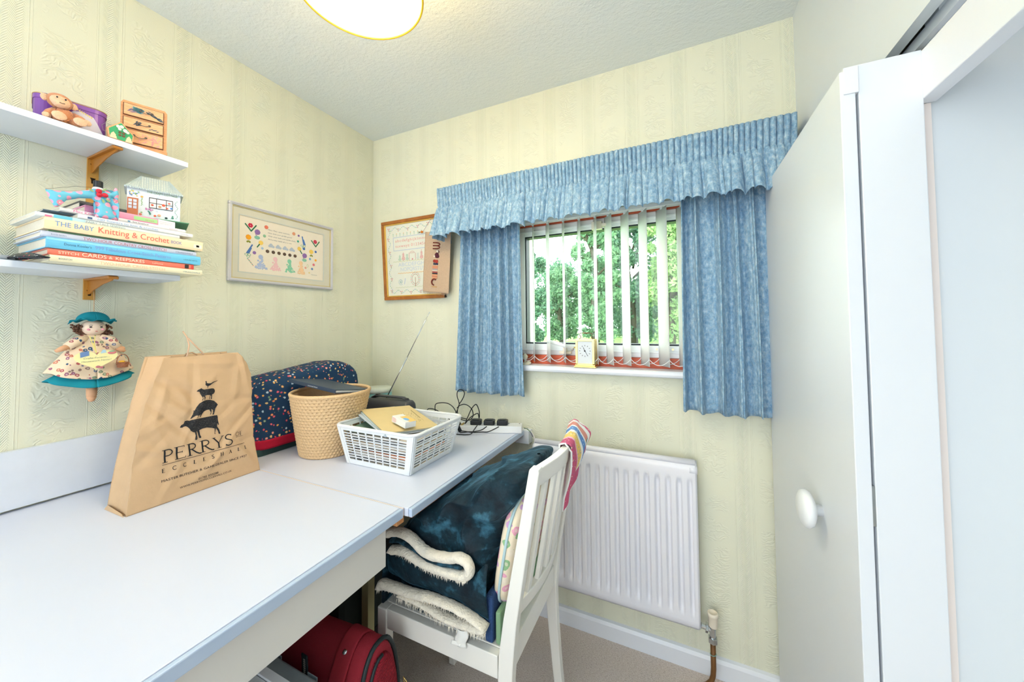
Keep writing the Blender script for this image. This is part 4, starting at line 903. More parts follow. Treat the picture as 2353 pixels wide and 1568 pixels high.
bx('linen', C('cream_linen', (238, 228, 210), .9), pc, .002, .006, IY0, IY1, IZ0, IZ1)
st = {}
def stitch(c, y, z, r, ry=None, x=.0064):
    st.setdefault(c, MB()).ell((x, y, z), (.0007, (ry or r)*1.3, r*1.3), 8, 4)
rd = random.Random(8)
RED, GRN, LG, BLU, PUR, YEL, ORG, SAG = (206, 40, 72), (46, 116, 76), (140, 196, 168), (84, 124, 186), (146, 110, 170), (244, 206, 100), (250, 170, 40), (150, 196, 160)
for fy, fz, mir in ((-.655, 1.694, 1), (-.367, 1.684, -1)):
    for k in range(6): a = k*PI/3; stitch(RED, fy+.0055*math.cos(a), fz+.0055*math.sin(a), .0034)
    for k in range(8):
        stitch(GRN, fy+.004+.0025*k-.0005, fz-.022+.0036*k, .0026, .002); stitch(GRN, fy+.002-.003*k, fz-.022+.0034*k, .0026, .002)
for fy, fz, lf in ((-.628, 1.672, -.02), (-.420, 1.608, -.018)):
    stitch(PUR, fy, fz, .009); 
    for k in range(6): stitch(PUR, fy-.009+.001*k, fz-.002-.003*k, .0013)
    stitch(LG, fy-.001, fz+lf-.003, .006, .009)
for fy, fz in ((-.662, 1.644), (-.387, 1.632)):
    stitch(ORG if fy < -.5 else YEL, fy, fz, .0085); 
    for k in range(4): stitch((150, 150, 60), fy-.004+k*.003, fz-.016-abs(k-1.5)*.002, .003)
for fy, fz in ((-.614, 1.630), (-.446, 1.636)):
    stitch(YEL, fy, fz, .0075)
    for k in range(5): stitch(GRN, fy-.006-k*.002 if fy < -.5 else fy+.004+k*.002, fz-.008-k*.003, .002)
for fy, fz, dx in ((-.660, 1.592, .0016), (-.424, 1.672, -.0010)):
    for k in range(11):
        for q in range(3 if k < 7 else 1): stitch(BLU, fy+dx*(k-2)+(q-1)*.0035*(1-k/12), fz-.012+.0034*k, .0024)
    for a in (.5, 2.6, -1.2): 
        for q in range(8): stitch((110, 176, 130), fy-.004+.006*math.cos(a)+.006*math.cos(q*PI/4), fz-.022+.005*math.sin(a)+.004*math.sin(q*PI/4), .0011)
for k, c in enumerate(((176, 190, 218), (240, 196, 196), (140, 206, 170), (244, 206, 160))):
    y = (-.612, -.552, -.490, -.436)[k]; z = 1.546
    for _ in range(90):
        u = rd.uniform(-1, 1); v = rd.uniform(0, 1)**1.3; wd = .025*(1-.85*v)*(.8 if k == 3 else 1)
        stitch(c, y+u*wd, z-.026+v*.030+.003*u*u, .0022)
    for q in range(7): stitch(c, y+rd.uniform(-.006, .006), z+.006+q*.0022, .003)
    stitch(c, y-.002, z+.024, .008, .0075); stitch(c, y-.012, z+.008, .003)
for k in range(4):
    y = lerp(-.573, -.482, k/3); 
    for a, b_ in ((0, 0), (-.006, -.007), (.006, -.007), (0, -.007), (-.003, -.003), (.003, -.003), (.010, -.008)): stitch((182, 192, 204), y+a, 1.630+b_, .004)
for k in range(6):
    y = lerp(-.587, -.466, k/5); stitch((96, 74, 60), y, 1.599, .0058, .006); stitch((216, 196, 150), y+.001, 1.6005, .002)
for y, z, c, r in ((-.593, 1.701, (226, 120, 96), .0065), (-.473, 1.700, (232, 160, 120), .006), (-.450, 1.696, PUR, .004), (-.600, 1.662, SAG, .005), (-.453, 1.669, (70, 180, 150), .004), (-.639, 1.584, PUR, .0055), (-.608, 1.608, (170, 196, 220), .004), (-.424, 1.640, (70, 110, 180), .005), (-.364, 1.636, (70, 110, 180), .0045), (-.393, 1.597, (130, 176, 214), .0045), (-.364, 1.595, ORG, .0045), (-.374, 1.572, (224, 120, 130), .005), (-.382, 1.551, (110, 150, 196), .0045), (-.415, 1.552, (236, 170, 150), .004), (-.396, 1.531, (236, 216, 140), .003)): stitch(c, y, z, r)
for k in range(8): stitch((240, 180, 170) if k % 2 else LG, -.664+.003*k, 1.556-.0036*k, .002); stitch((200, 210, 170), -.405+.004*math.cos(k), 1.562+.007*math.sin(k), .0013)
for c, mb in st.items(): mb.build('stitched_motif', C('silk_%s' % str(c), c, .8), pc, recalc=False, kind='stuff')
b = MB()
for i, (s, L) in enumerate((('Mary, Mary, quite contrary,', .094), ('How does your garden grow?', .104), ('With silver bells and cockle shells,', .122), ('And pretty maids all in a row.', .104))): lettering(b, s, (.0066, -.586, 1.690-.0135*i), (0, 1, 0), (0, 0, 1), .0052, L, slant=.15)
b.tube([(.0066, -.386+.0012*k, 1.523+.0011*math.sin(k*1.7)) for k in range(26)], .0004, 4)
b.build('stitched_verse', C('grey_thread', (110, 116, 120), .8), pc, recalc=False)

sp = thing('framed_sampler', (.31, -.02, 1.416), 'brown and gold framed cross-stitch sampler beside the pelmet', 'picture')
# leans out from the wall at its top
T = frame((.109, -.006, 1.417), (.9999, 0, .003), Vector((.012, -.078, 1)).normalized(), (0, -1, -.078))
T = frame((.109, -.006, 1.417), (1, 0, 0), Vector((.012, -.078, 1)).normalized(), Vector((0, -1, -.078)).normalized())
W_, H_ = .401, .429
def fr2(mb, w_, h_, o, t0, t1, wd):
    mb.box(o, w_-o, h_-o-wd, h_-o, t0, t1); mb.box(o, w_-o, o, o+wd, t0, t1); mb.box(o, o+wd, o+wd, h_-o-wd, t0, t1); mb.box(w_-o-wd, w_-o, o+wd, h_-o-wd, t0, t1)
M_oak = wood('brown_varnished_frame', (150, 88, 36), (186, 118, 56), .3, 10, (2, 2, 2))
bb = MB(T)
bb.box(0, W_, H_-.018, H_, 0, .017); bb.box(0, W_, 0, .018, 0, .017); bb.box(0, .018, .018, H_-.018, 0, .017); bb.box(W_-.018, W_, .018, H_-.018, 0, .017); bb.build('frame', M_oak, sp, bevel=.003)
bb = MB(T); fr2(bb, W_, H_, .017, .002, .013, .007); bb.build('gold_slip', plain('gold_leaf_slip', (232, 190, 96), .3, .5, .03, 30, metal=.6), sp, bevel=.002)
bb = MB(T); bb.box(.02, W_-.02, .02, H_-.02, .002, .006); bb.build('aida_cloth', C('ivory_aida', (228, 228, 214), .9), sp)
bb = MB(T); bb.box(W_-.001, W_+.002, .002, H_-.002, -.003, .010); bb.build('frame_back_edge', C('dark_frame_edge', (46, 34, 26)), sp)
s2_ = {}
def st2(c, x, y, r=.002): s2_.setdefault(c, MB(T)).add([(x-r, y-r, .0065), (x+r, y-r, .0065), (x+r, y+r, .0065), (x-r, y+r, .0065)], [(0, 1, 2, 3)])
rd = random.Random(3); GR, PK, BL2, OR2 = (160, 196, 172), (216, 140, 140), (180, 192, 214), (232, 190, 130)
for k in range(150):
    t_ = k/150*4; sd = int(t_); q = t_-sd; o = .045+.008*math.sin(k*.9)
    x, y = ((lerp(.045, W_-.045, q), H_-o), (W_-o, lerp(H_-.045, .045, q)), (lerp(W_-.045, .045, q), o), (o, lerp(.045, H_-.045, q)))[sd]
    st2(GR if k % 3 else BL2, x, y, .0026)
    if k % 8 == 0:
        for a, b_ in ((0, 0), (-.005, .005), (.005, .005), (0, -.006)): st2(PK, x+a, y+b_, .0024)
for k in range(9):
    x = .075+k*.024; st2(GR, x, .345, .002); st2(GR, x, .351, .0022); st2(OR2 if k % 2 else GR, x, .357, .0026)
for x0_, x1_, yy in ((.075, .32, .338), (.075, .32, .267)): 
    for k in range(60): st2(BL2, lerp(x0_, x1_, k/59), yy, .0017)
for k in range(20): st2(BL2, .075, lerp(.267, .338, k/19), .0017)
for x0_, x1_, yy, c in ((.07, .33, .207, (200, 206, 170)), (.10, .33, .143, OR2), (.08, .33, .067, (206, 210, 180))):
    for k in range(55): st2(c, lerp(x0_, x1_, k/54), yy+.001*math.sin(k*1.5), .0018)
for cx, hh, c in ((.115, .030, GR), (.14, .042, PK), (.165, .034, GR), (.238, .034, (196, 208, 200)), (.262, .046, PK)):
    for k in range(int(hh/.005)): 
        for q in range(-2, 3):
            if abs(q) <= 2*(1-k*.005/hh)+.5: st2(c, cx+q*.0042, .215+k*.0052, .0018)
    st2((180, 160, 120), cx, .210, .0018)
for k in range(9):
    for q in (0, 10): st2((206, 170, 160), .180+q*.0042, .211+k*.004, .0018)
    st2((206, 170, 160), .180+k*.0047, .247, .0018); st2((216, 190, 180), .188+k*.0032, .252+abs(k-4)*-.001+.004, .0018)
st2(PK, .201, .214, .004)
for k in range(26):
    a = k/26*2*PI; 
    for r_ in (.022, .030): st2(PK if (k+int(r_*1000)) % 2 else GR, .215+r_*math.cos(a), .108+r_*1.15*math.sin(a), .0022)
for k in range(16): st2((176, 150, 120), .215, .070+k*.003, .0018)
for k in range(24): a = k*.5; st2(BL2 if k % 2 else GR, .115+.0012*k*math.cos(a)*.6, .097+.0012*k*math.sin(a)*.6, .0022)
for k in range(8): st2(BL2, .14+.001*k, .085+.004*k, .002)
for c, mb in s2_.items(): mb.build('stitched_motif', C('stitch_%s' % str(c), c, .9), sp, recalc=False, kind='stuff')
bb = MB(T); lettering(bb, 'abcdefghijklmnopqrs', (.088, .312, .0066), (1, 0, 0), (0, 1, 0), .015, .27, spacing=1.15); lettering(bb, 'tuvwxyz 0123456789', (.088, .283, .0066), (1, 0, 0), (0, 1, 0), .015, .25, spacing=1.1); bb.build('stitched_alphabet', C('stitch_pink_letters', (226, 156, 146), .9), sp, recalc=False)
bb = MB(T); lettering(bb, 'ABCDEFGHIJKLM', (.102, .180, .0066), (1, 0, 0), (0, 1, 0), .020, .26); lettering(bb, 'NOPQRSTUVWXYZ', (.118, .154, .0066), (1, 0, 0), (0, 1, 0), .020, .25); bb.build('stitched_capitals', C('stitch_blue_letters', (196, 206, 218), .9), sp, recalc=False)

bu = thing('burlap_hanging', (.49, -.055, 1.45), 'narrow burlap banner with m and c stitching hanging over the sampler', 'wall hanging')
M_burlap = plain('burlap', (206, 178, 150), .95, .1, .1, 120, bump=.8, bs=350)
Tb = frame((.400, -.0525, 1.4515), Vector((.99, 0, -.12)).normalized(), Vector((.066, -.02, 1)).normalized(), Vector((0, -1, -.02)))
b = MB(Tb); b.grid(lambda u, v: (u*.160, v*.305, .0010*math.sin(u*9+v*5)), 30, 50, .0012); b.build('burlap_panel', M_burlap, bu, smooth=True)
b = MB(Tb)
for k in range(70): x = .002+k*.0022; b.bar((x, .001, .0), (x+random.uniform(-.002, .002), -random.uniform(.006, .013), .0), .0006, .0006)
b.build('fringe', M_burlap, bu, kind='stuff')
MR = C('maroon_thread', (122, 46, 34), .8); zt = .0022
def arc(mb, cx, cy, rx, ry, a0, a1, w_, n=14): mb.tube([(cx+rx*math.cos(lerp(a0, a1, k/n)), cy+ry*math.sin(lerp(a0, a1, k/n)), zt) for k in range(n+1)], w_, 6, flat=.4, up=(0, 0, 1))
b = MB(Tb)
for yy in (.243, .228): arc(b, .076, yy-.0, .020, .0075, -PI/2, PI/2, .0028)
b.tube([(.054, .2505, zt), (.080, .2505, zt)], .0028, 6, flat=.4); b.tube([(.054, .2355, zt), (.078, .2355, zt)], .0028, 6, flat=.4); b.tube([(.054, .2205, zt), (.078, .2205, zt)], .0028, 6, flat=.4)
b.build('letter_m', MR, bu, smooth=True)
b = MB(Tb); arc(b, .070, .052, .014, .015, .25*PI, 1.35*PI, .0034, 20); arc(b, .070, .052, .016, .015, .6*PI, 1.5*PI, .0034, 20); b.build('letter_c', MR, bu, smooth=True)
b = MB(Tb); b.ell((.080, .187, zt), (.013, .014, .001), 16, 6); b.ell((.086, .182, zt), (.010, .009, .0012), 12, 6); b.tube([(.090, .198, zt), (.094, .206, zt), (.088, .211, zt)], .0016, 6); b.build('stitched_mouse', C('plum_thread', (84, 30, 44), .8), bu, smooth=True)
b = MB(Tb); b.ell((.065, .182, zt), (.006, .006, .0013), 12, 6); b.ell((.083, .208, zt), (.006, .006, .0012), 12, 6); b.build('stitched_mouse_ear', C('cream_thread', (238, 226, 206), .8), bu, smooth=True)
b = MB(Tb); b.ell((.068, .158, zt), (.010, .008, .0012), 12, 6); b.ell((.082, .156, zt), (.009, .010, .0012), 12, 6); b.build('stitched_heart', C('brick_thread', (160, 52, 40), .8), bu, smooth=True)
b = MB(Tb)
for xx in (.066, .076, .086): b.ell((xx, .144, zt), (.005, .006, .0013), 10, 6)
b.build('stitched_feet', C('navy_thread', (50, 56, 84), .8), bu, smooth=True)
for k, c in enumerate([(216, 140, 104), (216, 140, 104), (170, 160, 164), (214, 200, 180), (176, 76, 66), (40, 36, 50), (222, 152, 112), (206, 130, 96), (226, 160, 120)]):
    b = MB(Tb); b.box(.056, .088, .128-k*.0072, .134-k*.0072, .0008, .0024); b.build('stitched_stripe', C('stripe_%d' % k, c, .8), bu)
b = MB(Tb); b.box(.056, .088, .026, .030, .0008, .0024); b.build('stitched_stripe', C('stripe_a', (200, 150, 90), .8), bu)
b = MB(); b.tube([(.402, -.058, 1.756), (.430, -.06, 1.785), (.462, -.055, 1.83), (.470, -.040, 1.848)], .0008, 5); b.build('hanging_thread', C('grey_mauve_thread', (150, 130, 134)), bu)
b = MB(); b.ell((.401, -.0615, 1.757), (.0078, .0075, .0065), 14, 10); b.build('bead', C('orange_bead', (226, 130, 40), .3), bu, smooth=True)
b = MB()
for k in range(4): b.tube([(.394, -.062, 1.757), (.380, -.063, 1.752+.003*k)], .0007, 5)
b.build('thread_tail', C('dark_green_thread', (90, 96, 70)), bu)
# ================================================================ PAPER BAG
pb = thing('paper_bag', (.27, -.95, DZ), 'brown paper carrier bag printed with stacked farm animals standing on the desk', 'bag')
BO = Vector((.325, -1.106, DZ+.001)); BU = Vector((-.19026, 0, .98173)); BN = Vector((.98173, 0, .19026))
rdw = random.Random(12); CRE = []
for k in range(30):
    a0 = rdw.uniform(-.02, .33); b0 = rdw.uniform(.05, .39); an = rdw.uniform(0, PI); CRE.append((a0, b0, math.cos(an), math.sin(an), rdw.uniform(.03, .11), rdw.choice((-1, 1))*rdw.uniform(.002, .006)))
CRE += [(.01, .105, 1, .0, .5, .0016), (.29, .11, 1, .1, .05, -.004), (.06, .20, .9, .4, .05, .004), (.08, .27, .3, .95, .06, .004), (.24, .22, .8, .6, .07, -.003), (.27, .30, .2, 1, .08, .003)]
def wr(a, b):
    h = .0022*noise.noise(Vector((a*9, b*9, 3)))+.001*noise.noise(Vector((a*26, b*26, 8)))
    for a0, b0, c_, s_, L, amp in CRE:
        da, db = a-a0, b-b0; t_ = da*c_+db*s_; d = abs(-da*s_+db*c_)
        h += amp*math.exp(-(t_/L)**2)*max(0, 1-d/.015)
    h += .004*sm(.30, .39, b)*math.sin(a*28+1)+.010*math.sin(PI*min(1, max(0, b/.394)))*math.sin(PI*min(1, max(0, a/.31)))
    return h
def interp(tab, b):
    for (b0, v0), (b1, v1) in zip(tab[:-1], tab[1:]):
        if b <= b1: return lerp(v0, v1, (b-b0)/(b1-b0))
    return tab[-1][1]
aL = [(0, 0), (.168, .0237), (.2647, .0459), (.394, .0951)]; aR = [(0, .315), (.11, .3061), (.317, .317), (.36, .305), (.394, .2798)]
def bagp(a, b, off=0): return BO+Vector((0, a, 0))+BU*b+BN*(wr(a, b)+off)
def front(u, v):
    b = v*.392; return bagp(lerp(interp(aL, b), interp(aR, b), u), b)
def backL(v): b = v*.392; return Vector((lerp(.222, .168, v), lerp(-1.108, -1.024, v**1.2), DZ+.001+b*.985))
def backR(v): b = v*.392; return Vector((lerp(.222, .170, v), lerp(-.795, -.815, v), DZ+.001+b*.985))
def back(u, v): p = backL(v).lerp(backR(v), u); p.x -= .003*math.sin(u*11+v*5)*v; return p
def gus(A, B, s):
    def f(u, v):
        p = A(v).lerp(B(v), u); p.y += s*(.004+.030*v)*math.sin(PI*u)**.8+.0016*noise.noise(Vector((u*6, v*14, s))); return p
    return f
b = MB(); b.grid(front, 110, 130); b.grid(back, 40, 60)
b.grid(gus(backL, lambda v: front(0, v), 1), 24, 130); b.grid(gus(lambda v: front(1, v), backR, -1), 24, 130)
b.grid(lambda u, v: front(u, 0).lerp(back(u, 0), v), 20, 6); o = b.build('bag_body', M_kraft, pb, smooth=True)
sd_ = o.modifiers.new('solid', 'SOLIDIFY'); sd_.thickness = .0005
b = MB(); b.prism([(0, 0), (.105, 0), (.09, .006), (.012, .012)], (.218, -1.1115, DZ+.0006), (1, .02, 0), (0, .15, 1), (0, -.0006, 0)); b.build('bottom_flap', M_kraft, pb)
# print: artwork follows the paper
def printed(nm, polys=(), texts=(), lines=(), glyphs=None):
    bm = bmesh.new()
    for pl_ in polys:
        vs = [bm.verts.new((a, b_, 0)) for a, b_ in pl_]; bm.faces.new(vs)
    mb = MB()
    for s, a, b_, cap, w_, sp_ in texts: lettering(mb, s, (a, b_, 0), (1, 0, 0), (0, 1, 0), cap, w_, spacing=sp_)
    for (a0, b0), (a1, b1), w_ in lines:
        d = Vector((a1-a0, b1-b0)); q = Vector((-d.y, d.x)).normalized()*w_/2; mb.add([(a0-q.x, b0-q.y, 0), (a1-q.x, b1-q.y, 0), (a1+q.x, b1+q.y, 0), (a0+q.x, b0+q.y, 0)], [(0, 1, 2, 3)])
    if glyphs: glyphs(mb)
    vv = [bm.verts.new(p) for p in mb.v]
    for f in mb.f:
        try: bm.faces.new([vv[i] for i in f])
        except ValueError: pass
    bmesh.ops.triangulate(bm, faces=bm.faces[:])
    for _ in range(6):
        E_ = [e for e in bm.edges if e.calc_length() > .008]
        if not E_: break
        bmesh.ops.subdivide_edges(bm, edges=E_, cuts=1); bmesh.ops.triangulate(bm, faces=[f for f in bm.faces if len(f.verts) > 3])
    bm.verts.index_update(); out = MB(); out.add([bagp(v.co.x, v.co.y, .0011) for v in bm.verts], [tuple(v.index for v in f.verts) for f in bm.faces]); bm.free()
    return out.build(nm, M_ink if nm == 'lettering' else M_inks, pb, recalc=False)
tI = NT('speckled_ink', .7, .2); tI.col(tI.mix(tI.mth('GREATER_THAN', tI.noise(tI.pos(), 900, 2)[0], .62), srgb((38, 38, 40)), srgb((110, 104, 98)))); M_inks = tI.m
COW = [(.1157,.1902),(.1183,.195),(.1228,.1971),(.1259,.204),(.1323,.2047),(.1366,.2025),(.1413,.2035),(.1599,.2035),(.1791,.2034),(.199,.2033),(.206,.2028),(.2076,.1965),(.2069,.1872),(.2079,.174),(.2064,.172),(.2042,.1785),(.2025,.1695),(.2078,.1587),(.21,.1475),(.2098,.1452),(.2058,.1463),(.2044,.1549),(.1991,.1645),(.1966,.1501),(.1988,.1476),(.1955,.1485),(.1961,.1642),(.1903,.168),(.1769,.1728),(.1654,.1725),(.1576,.17),(.1586,.1562),(.1615,.1497),(.1607,.1466),(.1561,.1479),(.154,.1575),(.1527,.1669),(.151,.1696),(.1512,.1583),(.1524,.1479),(.1512,.1438),(.1466,.1451),(.1483,.1569),(.1471,.1662),(.1427,.1685),(.1375,.1733),(.1344,.1808),(.1311,.1861),(.1277,.1892),(.1232,.1893),(.1205,.1872),(.1161,.1883)]
PIG = [(.1388,.2075),(.145,.2184),(.1483,.2267),(.147,.2292),(.1503,.2285),(.1546,.2366),(.1628,.2464),(.1728,.2524),(.1826,.2535),(.1925,.252),(.2022,.2472),(.2078,.2394),(.2104,.234),(.207,.23),(.2025,.2238),(.1998,.2149),(.1971,.2061),(.1932,.207),(.1957,.2135),(.1958,.2206),(.1915,.225),(.1921,.219),(.1904,.21),(.1872,.2073),(.1898,.2149),(.1865,.2238),(.1806,.224),(.1726,.2211),(.1663,.2134),(.162,.2064),(.1601,.2068),(.1625,.2143),(.1575,.2109),(.1543,.2048),(.1534,.2055),(.1567,.2122),(.1512,.2135),(.1454,.2104),(.1415,.2073)]
SHEEP = [(.1606,.2842),(.1637,.2874),(.1686,.2894),(.1716,.2912),(.1724,.2887),(.1771,.2856),(.1889,.2859),(.199,.286),(.204,.2845),(.2062,.2793),(.2052,.2734),(.2018,.2688),(.1976,.2676),(.1962,.2536),(.1936,.2541),(.1949,.2634),(.1924,.265),(.1907,.2547),(.1887,.2546),(.1915,.2664),(.1837,.2679),(.1777,.2666),(.1783,.2618),(.1758,.2541),(.1745,.2544),(.1755,.2635),(.1727,.2652),(.1728,.2582),(.1699,.253),(.1691,.2543),(.1718,.2608),(.17,.2681),(.1676,.2755),(.167,.2803),(.1633,.2821),(.161,.2825)]
PHEASANT = [(.1827,.3095),(.1851,.3107),(.1862,.3089),(.1858,.3042),(.1901,.3023),(.1961,.3019),(.2045,.3061),(.2167,.3079),(.2159,.3068),(.2064,.3041),(.199,.2997),(.1936,.2958),(.1885,.2943),(.1866,.2874),(.1859,.2876),(.1866,.2946),(.1828,.2969),(.1817,.3013),(.1833,.3046)]

for nm, P_ in (('printed_cow', COW), ('printed_pig', PIG), ('printed_sheep', SHEEP), ('printed_pheasant', PHEASANT)): printed(nm, polys=[P_])
# roman capitals with thick and thin strokes
def arcp(cx, cy, rx, ry, a0, a1, n=12): return [(cx+rx*math.cos(math.radians(lerp(a0, a1, k/n))), cy+ry*math.sin(math.radians(lerp(a0, a1, k/n)))) for k in range(n+1)]
TH, TN = .115, .045
GL = {'P': (.60, [([(.13, 0), (.13, 1)], TH), ([(0, .02), (.27, .02)], TN), ([(0, .98), (.14, .98)], TN), ([(.13, .975)]+arcp(.28, .735, .27, .24, 85, -85)+[(.13, .49)], .075)]),
      'E': (.60, [([(.13, 0), (.13, 1)], TH), ([(0, .022), (.56, .022)], TN), ([(0, .978), (.52, .978)], TN), ([(.13, .52), (.42, .52)], TN), ([(.56, 0), (.56, .14)], .03), ([(.52, 1), (.52, .87)], .03), ([(.42, .45), (.42, .59)], .03)]),
      'R': (.72, [([(.13, 0), (.13, 1)], TH), ([(0, .02), (.27, .02)], TN), ([(0, .98), (.14, .98)], TN), ([(.13, .975)]+arcp(.27, .745, .25, .23, 85, -85)+[(.13, .51)], .075), ([(.27, .51), (.52, .16), (.68, .02), (.80, .0)], .095)]),
      'Y': (.70, [([(.36, 0), (.36, .45)], TH), ([(.05, .98), (.36, .44)], .10), ([(.65, .98), (.37, .46)], .05), ([(-.04, .98), (.18, .98)], .035), ([(.55, .98), (.74, .98)], .035), ([(.22, .02), (.50, .02)], .035)]),
      'S': (.50, [(arcp(.26, .76, .19, .215, 35, 250, 14)+arcp(.23, .25, .22, .24, 70, -150, 16), .085), ([(.42, .82), (.44, .98)], .03), ([(.03, .18), (.01, .02)], .03)]),
      'O': (.80, [(arcp(.40, .5, .36, .475, 0, 360, 28), .075)]), 'F': (.52, [([(.13, 0), (.13, 1)], TH), ([(0, .02), (.27, .02)], TN), ([(0, .978), (.50, .978)], TN), ([(.13, .52), (.40, .52)], TN), ([(.50, 1), (.50, .87)], .03)]),
      'C': (.76, [(arcp(.44, .5, .40, .475, 50, 310, 22), .08), ([(.70, .80), (.71, .97)], .03)]), 'L': (.56, [([(.13, 0), (.13, 1)], TH), ([(0, .022), (.54, .022)], TN), ([(0, .98), (.27, .98)], TN), ([(.54, 0), (.54, .16)], .03)]),
      'H': (.80, [([(.13, 0), (.13, 1)], TH), ([(.67, 0), (.67, 1)], TH), ([(.13, .5), (.67, .5)], TN), ([(0, .02), (.26, .02)], TN), ([(0, .98), (.26, .98)], TN), ([(.54, .02), (.80, .02)], TN), ([(.54, .98), (.80, .98)], TN)]),
      'A': (.78, [([(.39, 1), (.08, 0)], .05), ([(.38, 1), (.68, 0)], .11), ([(.18, .33), (.58, .33)], TN), ([(-.02, .02), (.20, .02)], .035), ([(.56, .02), (.80, .02)], .035)])}
def roman(mb, s, a, b_, cap, width, gap, slantP=0, bold=1.0):
    tot = sum(GL[c][0] for c in s)+gap*(len(s)-1); k = width/tot; x = a
    for c in s:
        w_, strokes = GL[c]
        for pts, tw in strokes:
            tw *= bold
            P = [Vector((p[0]*k, p[1]*cap)) for p in pts]
            for i in range(len(P)-1):
                d = (P[i+1]-P[i]); 
                if d.length < 1e-9: continue
                n_ = Vector((-d.y, d.x)).normalized()*tw*cap/2; e_ = d.normalized()*(tw*cap*.12 if len(P) > 3 else 0)
                mb.add([(x+q.x, b_+q.y, .0) for q in (P[i]-n_-e_, P[i+1]-n_+e_, P[i+1]+n_+e_, P[i]+n_-e_)], [(0, 1, 2, 3)])
        x += (w_+gap)*k
def gl1(mb):
    roman(mb, 'PERRYS', .0725, .1045, .0335, .168, .06); roman(mb, 'OF', .2505, .1255, .0125, .0200, .12)
    roman(mb, 'ECCLESHALL', .0710, .0792, .0104, .2095, 1.5, bold=1.5)
printed('lettering', glyphs=gl1, lines=[((.0719, .0995), (.2756, .0985), .0011), ((.2510, .1229), (.2708, .1229), .0007)],
        texts=[('MASTER BUTCHER & GAME DEALER SINCE 1927', .0690, .0553, .0062, .2080, 1.0), ('01785 850288', .1487, .0312, .0058, .0500, 1.0), ('WWW.PERRYSOFECCLESHALL.CO.UK', .1067, .0240, .0052, .1270, 1.0)])
b = MB(); b.tube([(.246, -.962, 1.175), (.244, -.955, 1.20), (.240, -.950, 1.225), (.232, -.952, 1.25), (.226, -.960, 1.268)], .0021, 8); b.tube([(.236, -.951, 1.247), (.238, -.935, 1.225), (.240, -.918, 1.203), (.242, -.905, 1.180)], .0021, 8); b.build('rope_handle', C('paper_rope', (216, 178, 146), .8), pb, smooth=True)
b = MB(); b.tube([(.19, -.945, 1.18), (.19, -.935, 1.198), (.19, -.92, 1.200), (.19, -.908, 1.192), (.19, -.905, 1.178)], .0022, 8); b.build('rope_handle', C('paper_rope_back', (190, 156, 120), .8), pb, smooth=True)

# ================================================================ SEWING MACHINE UNDER COVER
cv = thing('covered_sewing_machine', (.12, -.49, DZ), 'sewing machine under a navy cotton cover with thimble print and red hem', 'sewing machine')
M_nav = spots('navy_thimble_print', (38, 66, 96), [(226, 90, 110), (240, 176, 96), (214, 60, 90), (190, 214, 226), (236, 150, 130), (236, 200, 130), (120, 150, 120), (240, 140, 80)], 68, .30, .8)
tp = [(-.745, 1.03), (-.725, 1.075), (-.69, 1.092), (-.6, 1.098), (-.5, 1.108), (-.42, 1.120), (-.36, 1.119), (-.31, 1.104), (-.27, 1.078), (-.245, 1.03)]
def topz(y): return interp([(p[0], p[1]) for p in tp], y)
CY, CX = -.495, .122
def covf(u, v, z0=.862, grow=0):
    a = 2*PI*u; pw = lambda t, e: math.copysign(abs(t)**e, t)
    if v < .80: q = v/.80; sh = 1-.05*q*q; dome = 0
    else: q = (v-.80)/.20; sh = .95*math.cos(q*PI/2)**.45; dome = 1
    hx_, hy_ = (.098-.012*min(1, v/.8))*sh+grow, (.252-.008*min(1, v/.8))*sh+grow
    x = CX+hx_*pw(math.cos(a), .45); y = CY+hy_*pw(math.sin(a), .45)
    zt_ = topz(max(-.744, min(-.246, y)))
    z = lerp(z0, zt_-.034, v/.80) if v < .80 else zt_-.034+.034*math.sin(q*PI/2)
    fold = .008*math.sin(a*7+v*2)*(1-v)*.5+.009*noise.noise(Vector((x*10, y*7, z*9)))
    n_ = Vector((math.cos(a), math.sin(a), 0)); p = Vector((x, y, z))+n_*fold*(1-dome*.5)
    p.z += dome*.004*noise.noise(Vector((x*22, y*16, 2))); p.x = max(p.x, .006); return p
b = MB(); b.grid(covf, 200, 70); b.build('cover', M_nav, cv, smooth=True)
def hemf(u, v): 
    p = covf(u, 0, .862, .0015); p.z = lerp(.832, .866, v); return p
b = MB(); b.grid(hemf, 200, 4, .0015); b.build('red_hem', plain('red_cotton', (190, 30, 58), .8, .2, .05, 40), cv, smooth=True)
b = MB(); b.loft([rrect(.03, .208, -.735, -.255, .02, z) for z in (DZ+.0005, .834)]); b.build('machine_base', C('dark_green_base', (44, 72, 70), .4), cv, bevel=.002)

# ================================================================ WICKER BASKET
wk = thing('wicker_bin', (.385, -.578, DZ), 'round woven straw-coloured wicker basket in front of the covered sewing machine', 'basket')
M_straw = wood('straw_cane', (206, 168, 118), (234, 202, 158), .6, 40, (6, 6, 20)); M_gap_shade = C('cane_gap_shade', (146, 98, 56), .8)  # brown of the second material paints the shade in the weave gaps
RW, CLM = 21, 54
def wkf(u, v, inner=0):
    a = 2*PI*u; r = lerp(.098, .1385, v**.9); cx, cy_ = lerp(.374, .395, v), lerp(-.573, -.580, v)
    row = v*RW; fr = row-math.floor(row); ph = (u*CLM*2+(math.floor(row) % 2))*PI
    wv = .0016*math.sin(ph)*math.sin(PI*fr)+.0012*math.sin(PI*fr); gap = .0018*math.exp(-((fr-.5)/.5)**8*0)*(1 if fr < .16 or fr > .84 else 0)
    rr = r+wv-gap*.6-inner; z = DZ+.0005+v*.226
    return (cx+rr*math.cos(a), cy_+rr*math.sin(a)*.97, z)
b = MB(); nu, nv = CLM*6, RW*5; b.grid(wkf, nu, nv)
